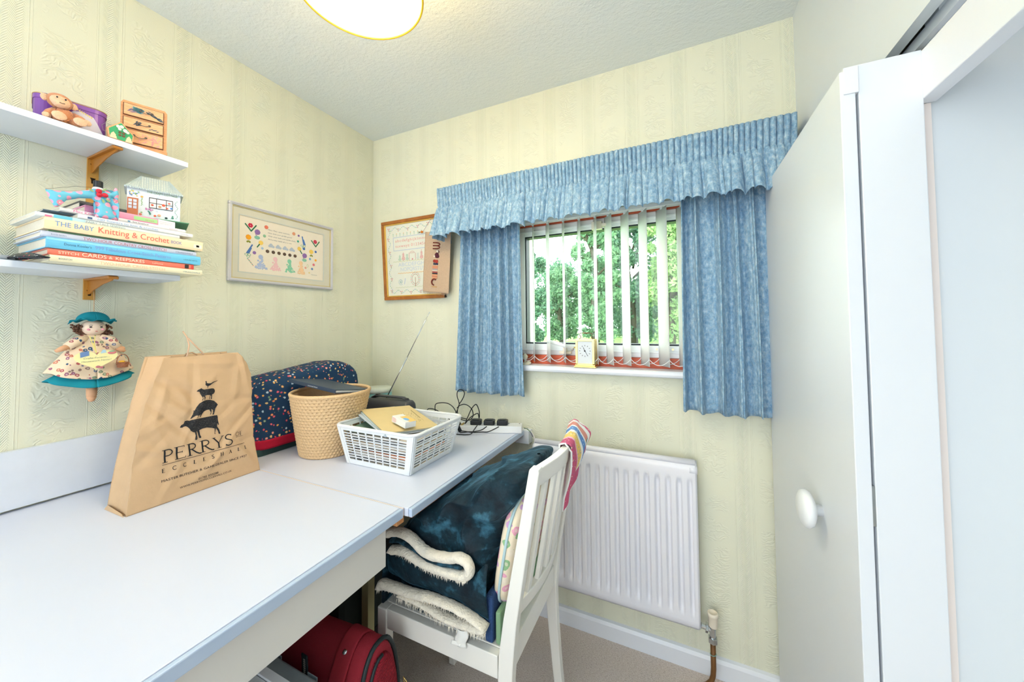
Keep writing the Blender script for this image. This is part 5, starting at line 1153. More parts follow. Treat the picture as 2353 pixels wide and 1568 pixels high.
for i, f in enumerate(b.f):
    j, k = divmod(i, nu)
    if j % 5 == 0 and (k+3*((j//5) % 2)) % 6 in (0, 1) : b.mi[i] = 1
b.build('woven_side', [M_straw, M_gap_shade], wk, smooth=True)
b = MB(); b.grid(lambda u, v: wkf(u, v, .006), 96, 40); b.build('woven_lining', M_straw, wk, smooth=True)
b = MB(); b.lathe([(.001, DZ+.004), (.094, DZ+.004), (.094, DZ+.001), (.001, DZ+.001)], (.374, -.573, 0), 40, 1, .97); b.build('base', M_straw, wk)
b = MB(); b.tube([(.395+.1355*math.cos(a), -.580+.1355*.97*math.sin(a), 1.035) for a in [k*2*PI/96 for k in range(96)]], .0062, 10, loop=True); b.build('rim', M_straw, wk, smooth=True)
# folder on top
fo = thing('ring_folder', (.36, -.65, 1.04), 'dark blue-black slim folder lying across the top of the wicker basket', 'folder')
T = Matrix.Translation((.365, -.640, 1.0545)) @ Matrix.Rotation(-.03, 4, 'Z') @ Matrix.Rotation(.085, 4, 'Y') @ Matrix.Rotation(.0, 4, 'X')
T = T @ Matrix.Rotation(-.15, 4, 'X')
b = MB(T); b.box(-.135, .130, .0, .150, 0, .002); b.box(-.135, .130, .0, .150, .011, .013); b.box(-.135, .130, -.001, .001, 0, .013); b.build('folder_cover', C('slate_black_card', (54, 68, 86), .4), fo, bevel=.0006)
b = MB(T); b.box(-.130, .128, .003, .148, .003, .010); b.build('papers', M_paper, fo)
b = MB(T); lettering(b, 'essential black', (-.02, -.0014, .004), (1, 0, 0), (0, 0, 1), .004, .055); b.build('spine_lettering', M_white, fo, recalc=False)

# ================================================================ TIN, RADIO
tt = thing('round_tin', (.163, -.12, DZ), 'round pale teal tin with cream lid in the corner behind the radio', 'tin')
b = MB(); b.lathe([(.001, 0), (.060, 0), (.0625, .002), (.0635, .135), (.001, .135)], (.175, -.125, DZ+.0005), 40); b.build('tin_body', C('pale_teal_enamel', (150, 212, 208), .35), tt, smooth=False, bevel=.001)
b = MB(); b.lathe([(.0655, .128), (.0658, .147), (.062, .151), (.001, .151)], (.175, -.125, DZ), 40); b.build('lid', C('cream_teal_lid', (214, 222, 208), .4), tt, smooth=True)
ra = thing('portable_radio', (.38, -.26, DZ), 'dark grey portable radio with a raised silver aerial behind the plastic basket', 'radio')
def rsec(x, s=1): 
    P = []
    for k in range(24):
        a = 2*PI*k/24; pw = lambda t, e: math.copysign(abs(t)**e, t); P.append((x, -.262+.038*s*pw(math.cos(a), .5), .876+.067*s*pw(math.sin(a), .55)))
    return P
M_rg = plain('charcoal_plastic', (78, 80, 82), .4, .45, .05); 
b = MB(); b.loft([rsec(.258, .7), rsec(.262, .9), rsec(.272, 1), rsec(.492, 1), rsec(.502, .9), rsec(.506, .7)]); b.build('radio_body', M_rg, ra, smooth=True)
b = MB(); b.tube([(.275, -.262, .942), (.30, -.262, .953), (.46, -.262, .953), (.487, -.262, .942)], .011, 10, flat=.5); b.build('carry_handle', M_rg, ra, smooth=True)
b = MB(); b.lathe([(.009, 0), (.010, .004), (.008, .006), (.001, .006)], (.478, -.262, .946), 16); b.build('tuning_knob', M_black, ra, smooth=True)
b = MB(); b.box(.30, .315, -.27, -.255, .947, .960); b.build('latch', M_black, ra)
b = MB(); b.tube([(.347, -.25, .94), (.47, -.25, 1.133)], .0026, 8); b.tube([(.47, -.25, 1.133), (.575, -.25, 1.303)], .0018, 8); b.tube([(.575, -.25, 1.303), (.593, -.25, 1.331)], .0010, 6); b.build('aerial', M_chrome, ra, smooth=True)
b = MB(); b.ell((.594, -.25, 1.333), (.0025, .0025, .004), 8, 6); b.build('aerial_tip', M_chrome, ra, smooth=True)

# ================================================================ PLASTIC BASKET
ba = thing('plastic_basket', (.675, -.53, DZ), 'white slotted plastic basket full of envelopes and papers', 'basket')
M_wb2 = plain('soft_white_plastic', (238, 240, 240), .4, .45, .01, sss=0)
BX0, BX1, BY0, BY1 = .540, .812, -.632, -.402; RX0, RX1, RY0, RY1 = .512, .846, -.651, -.385; BZ, RZ = DZ+.001, .938
def wallpt(side, s, t):
    """point on a side wall: s along the wall, t height 0..1"""
    x0, x1, y0, y1 = (lerp(a, b_, t) for a, b_ in ((BX0, RX0), (BX1, RX1), (BY0, RY0), (BY1, RY1))); z = lerp(BZ, RZ, t)
    return Vector({'f': (lerp(x0, x1, s), y0, z), 'k': (lerp(x0, x1, s), y1, z), 'l': (x0, lerp(y0, y1, s), z), 'r': (x1, lerp(y0, y1, s), z)}[side])
nrm = {'f': (0, -1, -.2), 'k': (0, 1, -.2), 'l': (-1, 0, -.35), 'r': (1, 0, -.3)}
for side, nc in (('f', 8), ('k', 8), ('l', 6), ('r', 6)):
    b = MB(); N_ = Vector(nrm[side]).normalized(); th = .0022
    def quad(s0, s1, t0, t1):
        P = [wallpt(side, s, t) for s, t in ((s0, t0), (s1, t0), (s1, t1), (s0, t1))]; b.add(P+[p-N_*th for p in P], [(0, 1, 2, 3), (7, 6, 5, 4), (0, 4, 5, 1), (1, 5, 6, 2), (2, 6, 7, 3), (3, 7, 4, 0)])
    quad(0, 1, 0, .13); quad(0, 1, .90, 1); quad(0, .075, .13, .90); quad(.925, 1, .13, .90)
    for k in range(1, nc): c_ = lerp(.075, .925, k/nc); quad(c_-.0085, c_+.0085, .13, .90)
    nr = 11
    for k in range(1, nr): t_ = lerp(.13, .90, k/nr); quad(.075, .925, t_-.011, t_+.011)
    b.build('slotted_side', M_wb2, ba)
b = MB(); b.box(BX0+.001, BX1-.001, BY0+.001, BY1-.001, BZ, BZ+.003); b.build('base', M_wb2, ba)
b = MB(); rp = [(p[0], p[1], RZ+.003) for p in rrect(RX0-.004, RX1+.004, RY0-.004, RY1+.004, .03, 0, 8)]; b.tube(rp, .0065, 8, loop=True, flat=.75); b.build('rim', M_wb2, ba, smooth=True)
for x in (RX0+.01, RX1-.01):
    for y in (RY0+.01, RY1-.01):
        sx = 1 if x > .6 else -1; sy = 1 if y > -.5 else -1; bxx = BX1 if sx > 0 else BX0; byy = BY1 if sy > 0 else BY0; rxx = RX1 if sx > 0 else RX0; ryy = RY1 if sy > 0 else RY0
        b = MB(); b.loft([[(lerp(bxx, rxx, t)-sx*.016, lerp(byy, ryy, t)+sy*.002, lerp(BZ, RZ, t)), (lerp(bxx, rxx, t)-sx*.005, lerp(byy, ryy, t)-sy*.0015+sy*.002, lerp(BZ, RZ, t)), (lerp(bxx, rxx, t)+sx*.002, lerp(byy, ryy, t)-sy*.005, lerp(BZ, RZ, t)), (lerp(bxx, rxx, t)+sx*.002, lerp(byy, ryy, t)-sy*.016, lerp(BZ, RZ, t))] for t in (0, .5, 1)], closed=False); o = b.build('corner_post', M_wb2, ba); m_2 = o.modifiers.new('s', 'SOLIDIFY'); m_2.thickness = .002
# contents: sheets and envelopes
def sheet(nm, c, cx, cy_, z, w_, d_, yaw_, tx, ty, th, label, cat, col_extra=None, m=None):
    T = Matrix.Translation((cx, cy_, z)) @ Matrix.Rotation(yaw_, 4, 'Z') @ Matrix.Rotation(tx, 4, 'X') @ Matrix.Rotation(ty, 4, 'Y')
    b = MB(T); b.box(-w_/2, w_/2, -d_/2, d_/2, 0, th); o = b.build(nm, m or C('sheet_%s' % str(c), c, .7), bevel=.0004); tag(o, label, cat); return o, T
cols = cols_ = [(226, 214, 190), (90, 96, 104), (236, 232, 226), (200, 190, 176), (236, 150, 110), (60, 66, 74), (238, 236, 230), (206, 176, 140), (220, 224, 228), (66, 70, 76), (226, 214, 200)]
for k, c in enumerate(cols):
    b = MB(rotz((.676, -.518, .8125+k*.0085), (-.04, .05, 0, -.02)[k % 4])); b.box(-.118-.0012*k, .118+.001*k, -.095, .095, 0, .0078); tag(b.build('magazine', C('magazine_%d' % k, c, .6), bevel=.0005), ('cream', 'dark', 'white', 'beige', 'orange', 'black', 'ivory', 'tan', 'pale grey', 'charcoal', 'buff')[k]+(' booklet at the bottom of the stack in the white slotted basket' if k == 0 else ' booklet seen through the slots, number %d up from the basket floor' % (k+1)), 'booklet', 'booklets stacked inside the white basket')
sheet('plastic_wallet', (120, 150, 124), .60, -.53, .910, .18, .17, .15, 0, .05, .004, 'green and grey leaflet peeping out at the left of the white basket', 'leaflet')
sheet('envelope', (214, 222, 226), .648, -.514, .932, .27, .19, -.40, -.07, .10, .004, 'pale blue-grey envelope under the manila envelope', 'envelope')
sheet('envelope', (206, 216, 214), .655, -.514, .9375, .26, .185, -.44, -.07, .10, .004, 'white envelope directly below the manila one', 'envelope')
en, T = sheet('manila_envelope', (228, 204, 148), .660, -.512, .943, .265, .19, -.46, -.07, .10, .003, 'manila envelope with a printed sketch lying on top of the basket', 'envelope')
b = MB(T)
for k in range(46): x = -.05+.11*random.random(); y = .02+.05*random.random(); b.box(x, x+.006, y, y+.0008, .0031, .0034)
b.bar((-.07, .075, .0033), (.03, .070, .0033), .0022, .0006); b.build('printed_sketch', C('faint_brown_ink', (170, 146, 100), .8), en, kind='stuff')
T = Matrix.Translation((.742, -.600, .9435)) @ Matrix.Rotation(.18, 4, 'Z') @ Matrix.Rotation(-.12, 4, 'X')
T = Matrix.Translation((.738, -.572, .946)) @ Matrix.Rotation(-.30, 4, 'Z') @ Matrix.Rotation(.10, 4, 'Y') @ Matrix.Rotation(-.03, 4, 'X')
bxm = thing('medicine_box', (.738, -.572, .946), 'small white medicine carton with orange and blue print on the manila envelope', 'box')
b = MB(T); b.box(-.045, .040, -.020, .020, 0, .020); b.build('carton', M_paper, bxm, bevel=.0006)
b = MB(T); b.box(-.02, .0405, -.005, .0203, .0199, .0204); b.build('orange_print', C('orange_print', (250, 206, 120)), bxm)
b = MB(T); b.ell((.012, .0, .0203), (.016, .008, .0004), 14, 4); b.build('blue_print', C('sky_print', (120, 186, 236)), bxm)
b = MB(T)
for k in range(5): b.box(-.041, -.020+.004*(k % 2), -.0205, -.0201, .004+k*.003, .0048+k*.003)
b.build('printed_lines', C('red_print', (220, 120, 110)), bxm)

# ================================================================ SOCKET STRIP AND CABLES
ss = thing('socket_strip', (.87, -.10, DZ), 'white multi-way socket strip lying along the window end of the table', 'socket strip')
d_ = Vector((.175, .062, 0)).normalized(); q_ = Vector((-d_.y, d_.x, 0)); A_ = Vector((.966, -.100, DZ+.0005))
def SP(s, t, z): return A_-d_*s+q_*t+Vector((0, 0, z))
b = MB(); b.add([SP(s, t, z) for z in (0, .030) for t in (0, .060) for s in (0, .42)], [(0, 2, 3, 1), (4, 5, 7, 6), (0, 1, 5, 4), (2, 6, 7, 3), (0, 4, 6, 2), (1, 3, 7, 5)]); b.build('strip_body', M_white, ss, bevel=.0025)
for s in (.012, .06): 
    b = MB(); b.T = Matrix.Translation(SP(s, .045, .0302)); b.lathe([(.003, 0), (.003, .0008), (.001, .001)], n=10); b.build('screw', M_gask, ss)
TS = frame(A_, -d_, q_, (0, 0, 1))
for k, s in enumerate((.085, .143, .202)):
    T = frame(SP(s, .026, .0305), d_, q_, (0, 0, 1)); pg = thing('plug', SP(s, .026, .0305), ('black plug nearest the free end of the socket strip', 'middle black plug of the three on the socket strip', 'black plug with a cable looping up from it on the socket strip')[k], 'plug', 'black plugs in the socket strip')
    b = MB(T); b.prism([(-.024, -.019), (.020, -.019), (.024, -.013), (.024, .014), (.016, .020), (-.016, .020), (-.024, .014)], (0, 0, 0), (1, 0, 0), (0, 1, 0), (0, 0, .020)); b.build('plug_body', M_black, pg, bevel=.003)
    b = MB(T); b.box(-.014, .014, -.012, .012, .020, .0222); b.build('plug_cap', M_black, pg, bevel=.0008)
def smooth_pts(P, n=6):
    P = [Vector(p) for p in P]; out = []
    for i in range(len(P)-1):
        p0 = P[max(0, i-1)]; p1 = P[i]; p2 = P[i+1]; p3 = P[min(len(P)-1, i+2)]
        for k in range(n):
            t = k/n; out.append(.5*((2*p1)+(p2-p0)*t+(2*p0-5*p1+4*p2-p3)*t*t+(3*p1-p0-3*p2+p3)*t*t*t))
    out.append(P[-1]); return out
CB = [([(.63, -.15, .845), (.6, -.14, .866), (.573, -.14, .871), (.541, -.14, .881), (.515, -.14, .883), (.498, -.14, .877), (.496, -.14, .85)], 'flat black cable loop just behind the right rear rim of the white basket'),
      ([(.544, -.14, .86), (.541, -.14, .894), (.549, -.14, .909), (.578, -.14, .916), (.612, -.14, .916), (.638, -.14, .905), (.653, -.14, .889), (.658, -.14, .877), (.655, -.14, .866), (.63, -.14, .84)], 'wide black cable arch behind the white basket'),
      ([(.63, -.15, .815), (.645, -.125, .85), (.649, -.12, .878), (.659, -.12, .9), (.662, -.12, .917), (.652, -.12, .946), (.652, -.12, .965), (.662, -.12, .978), (.682, -.12, .978), (.691, -.12, .966), (.687, -.12, .949), (.675, -.12, .929), (.662, -.118, .913), (.654, -.118, .891), (.652, -.118, .874), (.659, -.118, .854), (.674, -.118, .850), (.702, -.118, .848)], 'tall black cable loop reaching up under the left curtain'),
      ([(.66, -.135, .897), (.669, -.13, .907), (.694, -.13, .917), (.718, -.13, .912), (.735, -.13, .899), (.742, -.13, .883), (.741, -.13, .866), (.725, -.13, .85), (.701, -.135, .846), (.683, -.138, .85)], 'round black cable loop between the tall loop and the plugs'),
      ([(.70, -.155, .822), (.709, -.15, .831), (.726, -.15, .865), (.746, -.15, .904), (.763, -.148, .924), (.77, -.145, .924), (.776, -.14, .907), (.775, -.13, .886), (.772, -.125, .864)], 'pointed black cable loop rising from the left plug'),
      ([(.697, -.165, .822), (.719, -.16, .84), (.743, -.158, .867), (.762, -.155, .881), (.779, -.15, .888), (.776, -.135, .864)], 'short black cable running diagonally to the left plug'),
      ([(.791, -.175, .845), (.786, -.195, .83), (.778, -.205, .815), (.756, -.215, .8115), (.738, -.22, .8115), (.714, -.225, .8115), (.688, -.225, .8115)], 'black cable curving along the table toward the basket'),
      ([(.832, -.165, .842), (.813, -.18, .828), (.783, -.195, .822), (.76, -.2, .820), (.739, -.2, .815), (.72, -.2, .8115)], 'black cable from the middle plug across the strip front'),
      ([(.882, -.150, .842), (.846, -.175, .824), (.817, -.185, .822), (.777, -.19, .8165), (.742, -.19, .8165), (.716, -.19, .8165)], 'black cable from the plug nearest the free end of the strip')]
for P_, lb in CB:
    b = MB(); b.tube(smooth_pts(P_), .0021, 7); tag(b.build('power_cable', M_cable, smooth=True), lb, 'cable', 'tangled power cables')
lg = thing('loose_plug', (.70, -.185, DZ), 'loose black three-pin plug lying among the cables beside the basket', 'plug')
T = Matrix.Translation((.703, -.178, .828)) @ Matrix.Rotation(.5, 4, 'Z') @ Matrix.Rotation(1.1, 4, 'Y') @ Matrix.Rotation(.2, 4, 'X')
b = MB(T); b.prism([(-.022, -.016), (.014, -.02), (.022, -.01), (.022, .012), (.012, .02), (-.02, .014)], (0, 0, -.008), (1, 0, 0), (0, 1, 0), (0, 0, .016)); b.build('plug_body', M_black, lg, bevel=.003)
b = MB(T); b.box(-.03, -.024, -.004, .004, -.003, .003); b.box(.010, .014, -.003, .003, .008, .026); b.box(-.008, -.004, -.010, -.004, .008, .024); b.box(-.008, -.004, .004, .010, .008, .024); b.build('pins', M_brass, lg, kind='stuff')
b = MB(T); b.tube([(-.022, 0, 0), (-.034, 0, .001), (-.04, .004, .002)], [.006, .004, .003], 8); b.build('strain_relief', M_cable, lg, smooth=True)
for i, (c, dx) in enumerate((((110, 150, 70), 0), ((80, 120, 190), .002), ((150, 110, 90), .004))):
    b = MB(); b.tube(smooth_pts([(.966, -.072+dx, .826-dx), (.976, -.06+dx, .818), (.988, -.045, .80-dx), (.993, -.04, .785-dx)]), .0013, 6); tag(b.build('wire', C('wire_%d' % i, c, .5), smooth=True), ('green', 'blue', 'brown')[i]+' insulated wire at the cut end of the white sheathed cable', 'wire')
b = MB(); b.tube(smooth_pts([(.986, -.045, .808), (.997, -.035, .78), (1.0, -.028, .74), (.998, -.022, .68), (.997, -.02, .5), (.997, -.02, .08)]), .0034, 8); tag(b.build('sheathed_cable', C('white_pvc_sheath', (226, 220, 214), .5), smooth=True), 'white sheathed cable dropping down the wall beside the radiator', 'cable')
# ================================================================ CHAIR
ch = thing('dining_chair', (.98, -.525, 0), 'white wooden slat-back chair pushed under the far table, piled with a blanket', 'chair')
YN, YF2 = -.700, -.350
def postx(z): return interp([(0, 1.212), (.25, 1.186), (.40, 1.180), (.50, 1.186), (.93, 1.264)], z)
for y in (YN, YF2):
    b = MB(); b.loft([[(postx(z)-w_/2, y-.014, z), (postx(z)+w_/2, y-.014, z), (postx(z)+w_/2, y+.014, z), (postx(z)-w_/2, y+.014, z)] for z, w_ in ((.001, .026), (.15, .029), (.30, .033), (.40, .038), (.46, .040), (.55, .036), (.70, .032), (.85, .029), (.925, .027), (.932, .023))]); b.build('rear_leg', M_chair, ch, bevel=.003)
    b = MB(); b.loft([[(x0, y-.015, z), (x1, y-.015, z), (x1, y+.015, z), (x0, y+.015, z)] for z, x0, x1 in ((.001, .772, .797), (.40, .766, .800), (.4565, .766, .800))]); b.build('front_leg', M_chair, ch, bevel=.003)
    bx('side_rail', M_chair, ch, .800, 1.160, y-.011, y+.011, .400, .456, bevel=.002)
bx('front_rail', M_chair, ch, .772, .794, YN+.015, YF2-.015, .400, .456, bevel=.002)
bx('rear_rail', M_chair, ch, 1.172, 1.194, YN+.014, YF2-.014, .415, .478, bevel=.002)
bx('seat', M_chair, ch, .778, 1.172, YN+.012, YF2-.012, .447, .4575, bevel=.002)
def arcrail(z0, z1, xb, bow, th, name):
    b = MB(); b.loft([[(xb(z0)+bow*math.sin(PI*t)-th/2, lerp(YN+.013, YF2-.013, t), z0+zs), (xb(z0)+bow*math.sin(PI*t)+th/2, lerp(YN+.013, YF2-.013, t), z0+zs), (xb(z1)+bow*math.sin(PI*t)+th/2, lerp(YN+.013, YF2-.013, t), z1), (xb(z1)+bow*math.sin(PI*t)-th/2, lerp(YN+.013, YF2-.013, t), z1)] for t, zs in [(k/16, 0) for k in range(17)]]); b.build(name, M_chair, ch, bevel=.003)
arcrail(.880, .928, postx, .020, .022, 'top_rail'); arcrail(.545, .585, postx, .020, .020, 'lower_back_rail')
for k in range(5):
    t = (k+1)/6; y = lerp(YN+.010, YF2-.010, t); bw = .020*math.sin(PI*t); b = MB(); b.bar((postx(.575)+bw, y, .575), (postx(.89)+bw, y, .89), .024, .012, (1, 0, 0)); b.build('back_slat', M_chair, ch, bevel=.002)

# ================================================================ BLANKET
bl = thing('fleece_blanket', (.98, -.52, .458), 'navy blue velvet fleece blanket with cream sherpa lining heaped on the white chair', 'blanket')
xl = [(.46, .800), (.50, .792), (.55, .782), (.60, .782), (.68, .806), (.735, .855), (.765, .935), (.80, .985), (.83, 1.045), (.86, 1.105), (.885, 1.165), (.90, 1.19)]
xr = [(.46, 1.105), (.50, 1.10), (.60, 1.125), (.70, 1.148), (.80, 1.19), (.85, 1.212), (.90, 1.225)]
def blk(u, v):
    z = lerp(.459, .893, v); a = 2*PI*u; pw = lambda t, e: math.copysign(abs(t)**e, t)
    x0, x1 = interp(xl, z), interp(xr, z); cx = (x0+x1)/2; hx_ = (x1-x0)/2; 
    yn = lerp(-.688, -.655, sm(.7, 1, v)); yf = -.372; cyy = (yn+yf)/2; hy_ = (yf-yn)/2
    cap = math.cos(max(0, (v-.93)/.07)*PI/2)**.5 if v > .93 else 1
    x = cx+hx_*pw(math.cos(a), .55)*cap; y = cyy+hy_*pw(math.sin(a), .45)*cap
    P_ = Vector((x, y, z)); q = Vector((x*9+z*5, y*8, z*7-x*4))
    n1 = noise.noise(q); n2 = noise.noise(q*2.1+Vector((3, 1, 7))); rd_ = 1-abs(noise.noise(Vector((x*7-z*9, y*6, z*5+x*8)))*2)
    dsp = .014*n1+.006*n2+.016*max(0, rd_)**3
    nn = Vector((math.cos(a)*.6, math.sin(a), .15)).normalized()
    side = sm(.02, .2, v)
    P_ += nn*dsp*side-nn*.006
    if P_.x < .965: P_.z = min(P_.z, .776)
    P_.z = max(P_.z, .4585)
    return P_
b = MB(); b.grid(blk, 260, 150); b.build('velvet_heap', M_velvet, bl, smooth=True)
# folds hanging at the front: sherpa bands seen end on
U1 = [(.800, .668), (.817, .680), (.85, .688), (.882, .684), (.908, .672), (.932, .659), (.96, .653), (.992, .655), (1.024, .660), (1.049, .668), (1.070, .664), (1.082, .650), (1.078, .634), (1.060, .625), (1.032, .622), (.998, .621), (.96, .622), (.926, .626), (.892, .634), (.863, .640), (.830, .634), (.812, .628)]
U2 = [(.769, .512), (.785, .524), (.80, .526), (.834, .528), (.876, .529), (.914, .532), (.944, .537), (.974, .538), (1.017, .538), (1.059, .534), (1.094, .526), (1.128, .514)]
U3 = [(1.128, .511), (1.107, .503), (1.073, .500), (1.031, .497), (.992, .499), (.959, .505), (.92, .512), (.882, .513), (.845, .513)]
def band(P_, r, nm, yy=-.712, ry=.016, lift=0):
    P3 = smooth_pts([(x, yy, z+lift) for x, z in P_], 5); b = MB(); rings = []; K = len(P3)
    for i, p in enumerate(P3):
        d = (P3[min(K-1, i+1)]-P3[max(0, i-1)]).normalized(); n_ = Vector((-d.z, 0, d.x)); e = min(1, (i+1)/4, (K-i)/4); rr = r[0] if isinstance(r, tuple) else r
        if isinstance(r, tuple): rr = lerp(r[0], r[1], i/K)
        rings.append([p+n_*rr*e*math.cos(a)*(1+.12*noise.noise(Vector((p.x*60, p.z*60, a))))+Vector((0, 1, 0))*ry*math.sin(a)*(1+.2*noise.noise(Vector((p.x*90, a, 1)))) for a in [k*PI/8 for k in range(16)]])
    b.loft(rings); return b.build(nm, M_sherpa, bl, smooth=True), P3, rings
rf = random.Random(9)
def fringe(P3, r, par, y=-.722, both=False, i0=0, i1=None, L0=.004, L1=.010):
    b = MB()
    for i in range(i0, (i1 or len(P3))-1):
        for k in range(5):
            p = P3[i].lerp(P3[i+1], rf.random()); L = rf.uniform(L0, L1); dx = rf.uniform(-.003, .003); w_ = rf.uniform(.0008, .0018); z = p.z-r*.88; yy = y+rf.uniform(0, .014)
            b.add([(p.x-w_, yy, z+.002), (p.x+w_, yy, z+.002), (p.x+dx, yy-rf.uniform(0, .004), z-L), (p.x, yy+.002, z+.002)], [(0, 1, 2), (1, 3, 2), (3, 0, 2)])
    b.build('sherpa_fringe', M_sherpa, par, kind='stuff', recalc=False)
b1_, P3, _ = band(U1, .0125, 'sherpa_edge'); fringe(P3, .0125, b1_, i0=60, i1=100)
b2_, P3, _ = band(U2, (.0145, .0065), 'sherpa_edge'); fringe(P3, .010, b2_)
b3_, P3, _ = band(U3, (.011, .0075), 'sherpa_edge', yy=-.708); fringe(P3, .010, b3_, L0=.005, L1=.014)
# velvet between the two arms of the folds
b = MB(); b.loft([[(x, yy, z) for yy, z in ((-.720, zc+.004), (-.690, zc+.010), (-.690, zc-.008), (-.720, zc-.003))] for x, zc in ((.815, .656), (.85, .664), (.90, .655), (.95, .638), (1.0, .638), (1.03, .643), (1.06, .646))]); b.build('velvet_fold', M_velvet, bl, smooth=True)
def fpatch(x0, x1, zt_, zb_, y, nm, m):
    def f(u, v):
        x = lerp(x0, x1, u); z = lerp(zt_(x), zb_(x), v); return (x, y-.010*math.sin(PI*v)-.004*noise.noise(Vector((x*20, z*30, 1)))+.016*(1-u)**6, z)
    b = MB(); b.grid(f, 60, 24, .004); b.build(nm, m, bl, smooth=True)
mid = lambda x: interp([(.78, .615), (.83, .622), (.90, .618), (1.0, .606), (1.08, .612), (1.12, .66)], x)
low = lambda x: interp([(.78, .540), (.85, .542), (.95, .545), (1.02, .548), (1.08, .536), (1.13, .520)], x)
fpatch(.782, 1.125, mid, low, -.694, 'velvet_fold', M_velvet)
b = MB(); b.grid(lambda u, v: (.772-.004*math.sin(v*3), lerp(-.700, -.50, u), lerp(.60, .335, v)+.01*math.sin(u*6)), 12, 16, .006); b.build('hanging_fold', M_velvet, bl, smooth=True)
b = MB(); b.grid(lambda u, v: (1.040+.035*u+.004*math.sin(v*6), -.716-.006*math.sin(PI*u), lerp(.492, .449, v)), 12, 10, .0008); b.build('care_label', M_paper, bl, smooth=True)
b = MB(); b.grid(lambda u, v: (1.030+.030*u, -.720-.004*v, lerp(.458, .450, v)+.004*u), 8, 4, .0006); b.build('care_label', M_paper, bl, smooth=True)

# cushion between blanket and chair back
cu = thing('floral_cushion', (1.165, -.52, .50), 'cream cushion with floral print and pale blue piping standing against the chair back', 'cushion')
M_flor = spots('cream_floral_print', (244, 228, 200), [(236, 170, 190), (150, 190, 140), (214, 170, 210), (240, 226, 204), (244, 230, 206)], 38, .42, .75)
RC = Matrix.Rotation(.18, 3, 'Y')
b = MB(); b.ell((1.160, -.525, .665), (.030, .150, .150), 40, 24, .55, RC); b.build('cushion_cover', M_flor, cu, smooth=True)
b = MB(); pw = lambda t, e: math.copysign(abs(t)**e, t); b.tube([Vector((1.160, -.525, .665))+RC @ Vector((0, .151*pw(math.cos(a), .55), .151*pw(math.sin(a), .55))) for a in [k*2*PI/80 for k in range(80)]], .004, 8, loop=True); b.build('piping', C('pale_blue_piping', (186, 214, 218), .7), cu, smooth=True)
b = MB(T=None); b.grid(lambda u, v: (lerp(1.112, 1.135, u), -.690+.14*v*0-.004*math.sin(u*3), lerp(.565, .470, v)-.02*u*v), 6, 8, .12) if False else b.box(1.112, 1.136, -.690, -.45, .4585, .575); tag(b.build('folded_denim', C('denim_blue', (44, 74, 120), .9, bump=.6, bs=400), bevel=.006), 'folded dark denim cloth wedged beside the blanket on the chair seat', 'cloth')
b = MB(); b.box(1.141, 1.156, -.686, -.40, .4585, .540); tag(b.build('seat_pad', C('sage_green_pad', (132, 168, 130), .8), bevel=.005), 'sage green pad standing on edge by the rear legs of the chair', 'seat pad')

# patchwork cloth over the chair back
pw_ = thing('patchwork_cloth', (1.27, -.42, .93), 'pink and multicoloured patchwork cloth with white piping draped over the chair back', 'cloth')
M_pk = spots('pink_sprig_cotton', (206, 96, 128), [(240, 200, 210), (240, 226, 190), (120, 110, 170)], 110, .22, .8)
M_ye = spots('yellow_sprig_cotton', (240, 206, 120), [(120, 150, 170), (240, 240, 220)], 120, .25, .8); M_bu = spots('blue_sprig_cotton', (110, 150, 206), [(80, 110, 180), (200, 220, 240)], 120, .3, .8)
M_sl = C('salmon_cotton', (222, 150, 136), .8); M_gn = C('green_stripe_cotton', (70, 140, 110), .8); M_wh = C('white_binding', (244, 244, 240), .7); M_lp = C('light_pink_cotton', (240, 184, 206), .8)
def clothp(u, v, off=0):
    """u along the rail from near to far, v: -1 seat side tip .. 0 on the rail .. 1 outer tip"""
    y = lerp(-.520, -.335, u); bow = .020*math.sin(PI*(y-YN)/(YF2-YN)); xr_ = postx(.93)+bow
    top = .9365+.014*math.sin(PI*u*.8)*u+.012*u
    if v >= 0:
        L = interp([(0, .232), (.3, .20), (.7, .14), (1, .10)], u); x = xr_+.016+off-.055*v*L/.25+.034*u*sm(0, .4, v)+.010*math.sin(PI*min(1, v*1.3))+.005*math.sin(u*14)*v; z = top-L*v
        r = .018; 
        if L*v < r: q = L*v/r; x = xr_+.016*math.sin(q*PI/2)+off*q; z = top-r*(1-math.cos(q*PI/2))*.6+off*(1-q)
    else:
        L = interp([(0, .015), (.5, .06), (1, .05)], u); w_ = -v; x = xr_-.016*min(1, w_*4)-off; z = top-L*w_+off*max(0, 1-w_*4)
    return Vector((x, y+(.075*max(0, v)*(1-u) if v > 0 else 0), z))
def mats_of(u, v):
    if u < .2 or v > .66 or u > .93: return 0
    if u < .25: return 6
    if v > .60: return 1
    if u < .42: return 2
    if u < .50: return 1
    if u < .62: return 3
    if u < .68: return 1
    if u < .82: return 4 if v < .35 else 5
    return 1
nu, nv = 60, 60; b = MB(); b.grid(lambda u, v: clothp(u, v*2-1), nu, nv, .003)
for i in range(len(b.f)):
    if i < 2*nu*nv: j, k = divmod(i % (nu*nv), nu); b.mi[i] = mats_of(k/nu, abs(j/nv*2-1))
b.build('cloth', [M_pk, M_wh, M_ye, M_bu, M_sl, M_gn, M_lp], pw_, smooth=True)
b = MB(); b.tube([clothp(0, v, .001) for v in [k/20*2-1 for k in range(21)]]+[clothp(u, 1, .001) for u in [k/20 for k in range(1, 21)]]+[clothp(1, 1-v) for v in [k/10 for k in range(1, 11)]], .0028, 8); b.build('white_binding', M_wh, pw_, smooth=True)

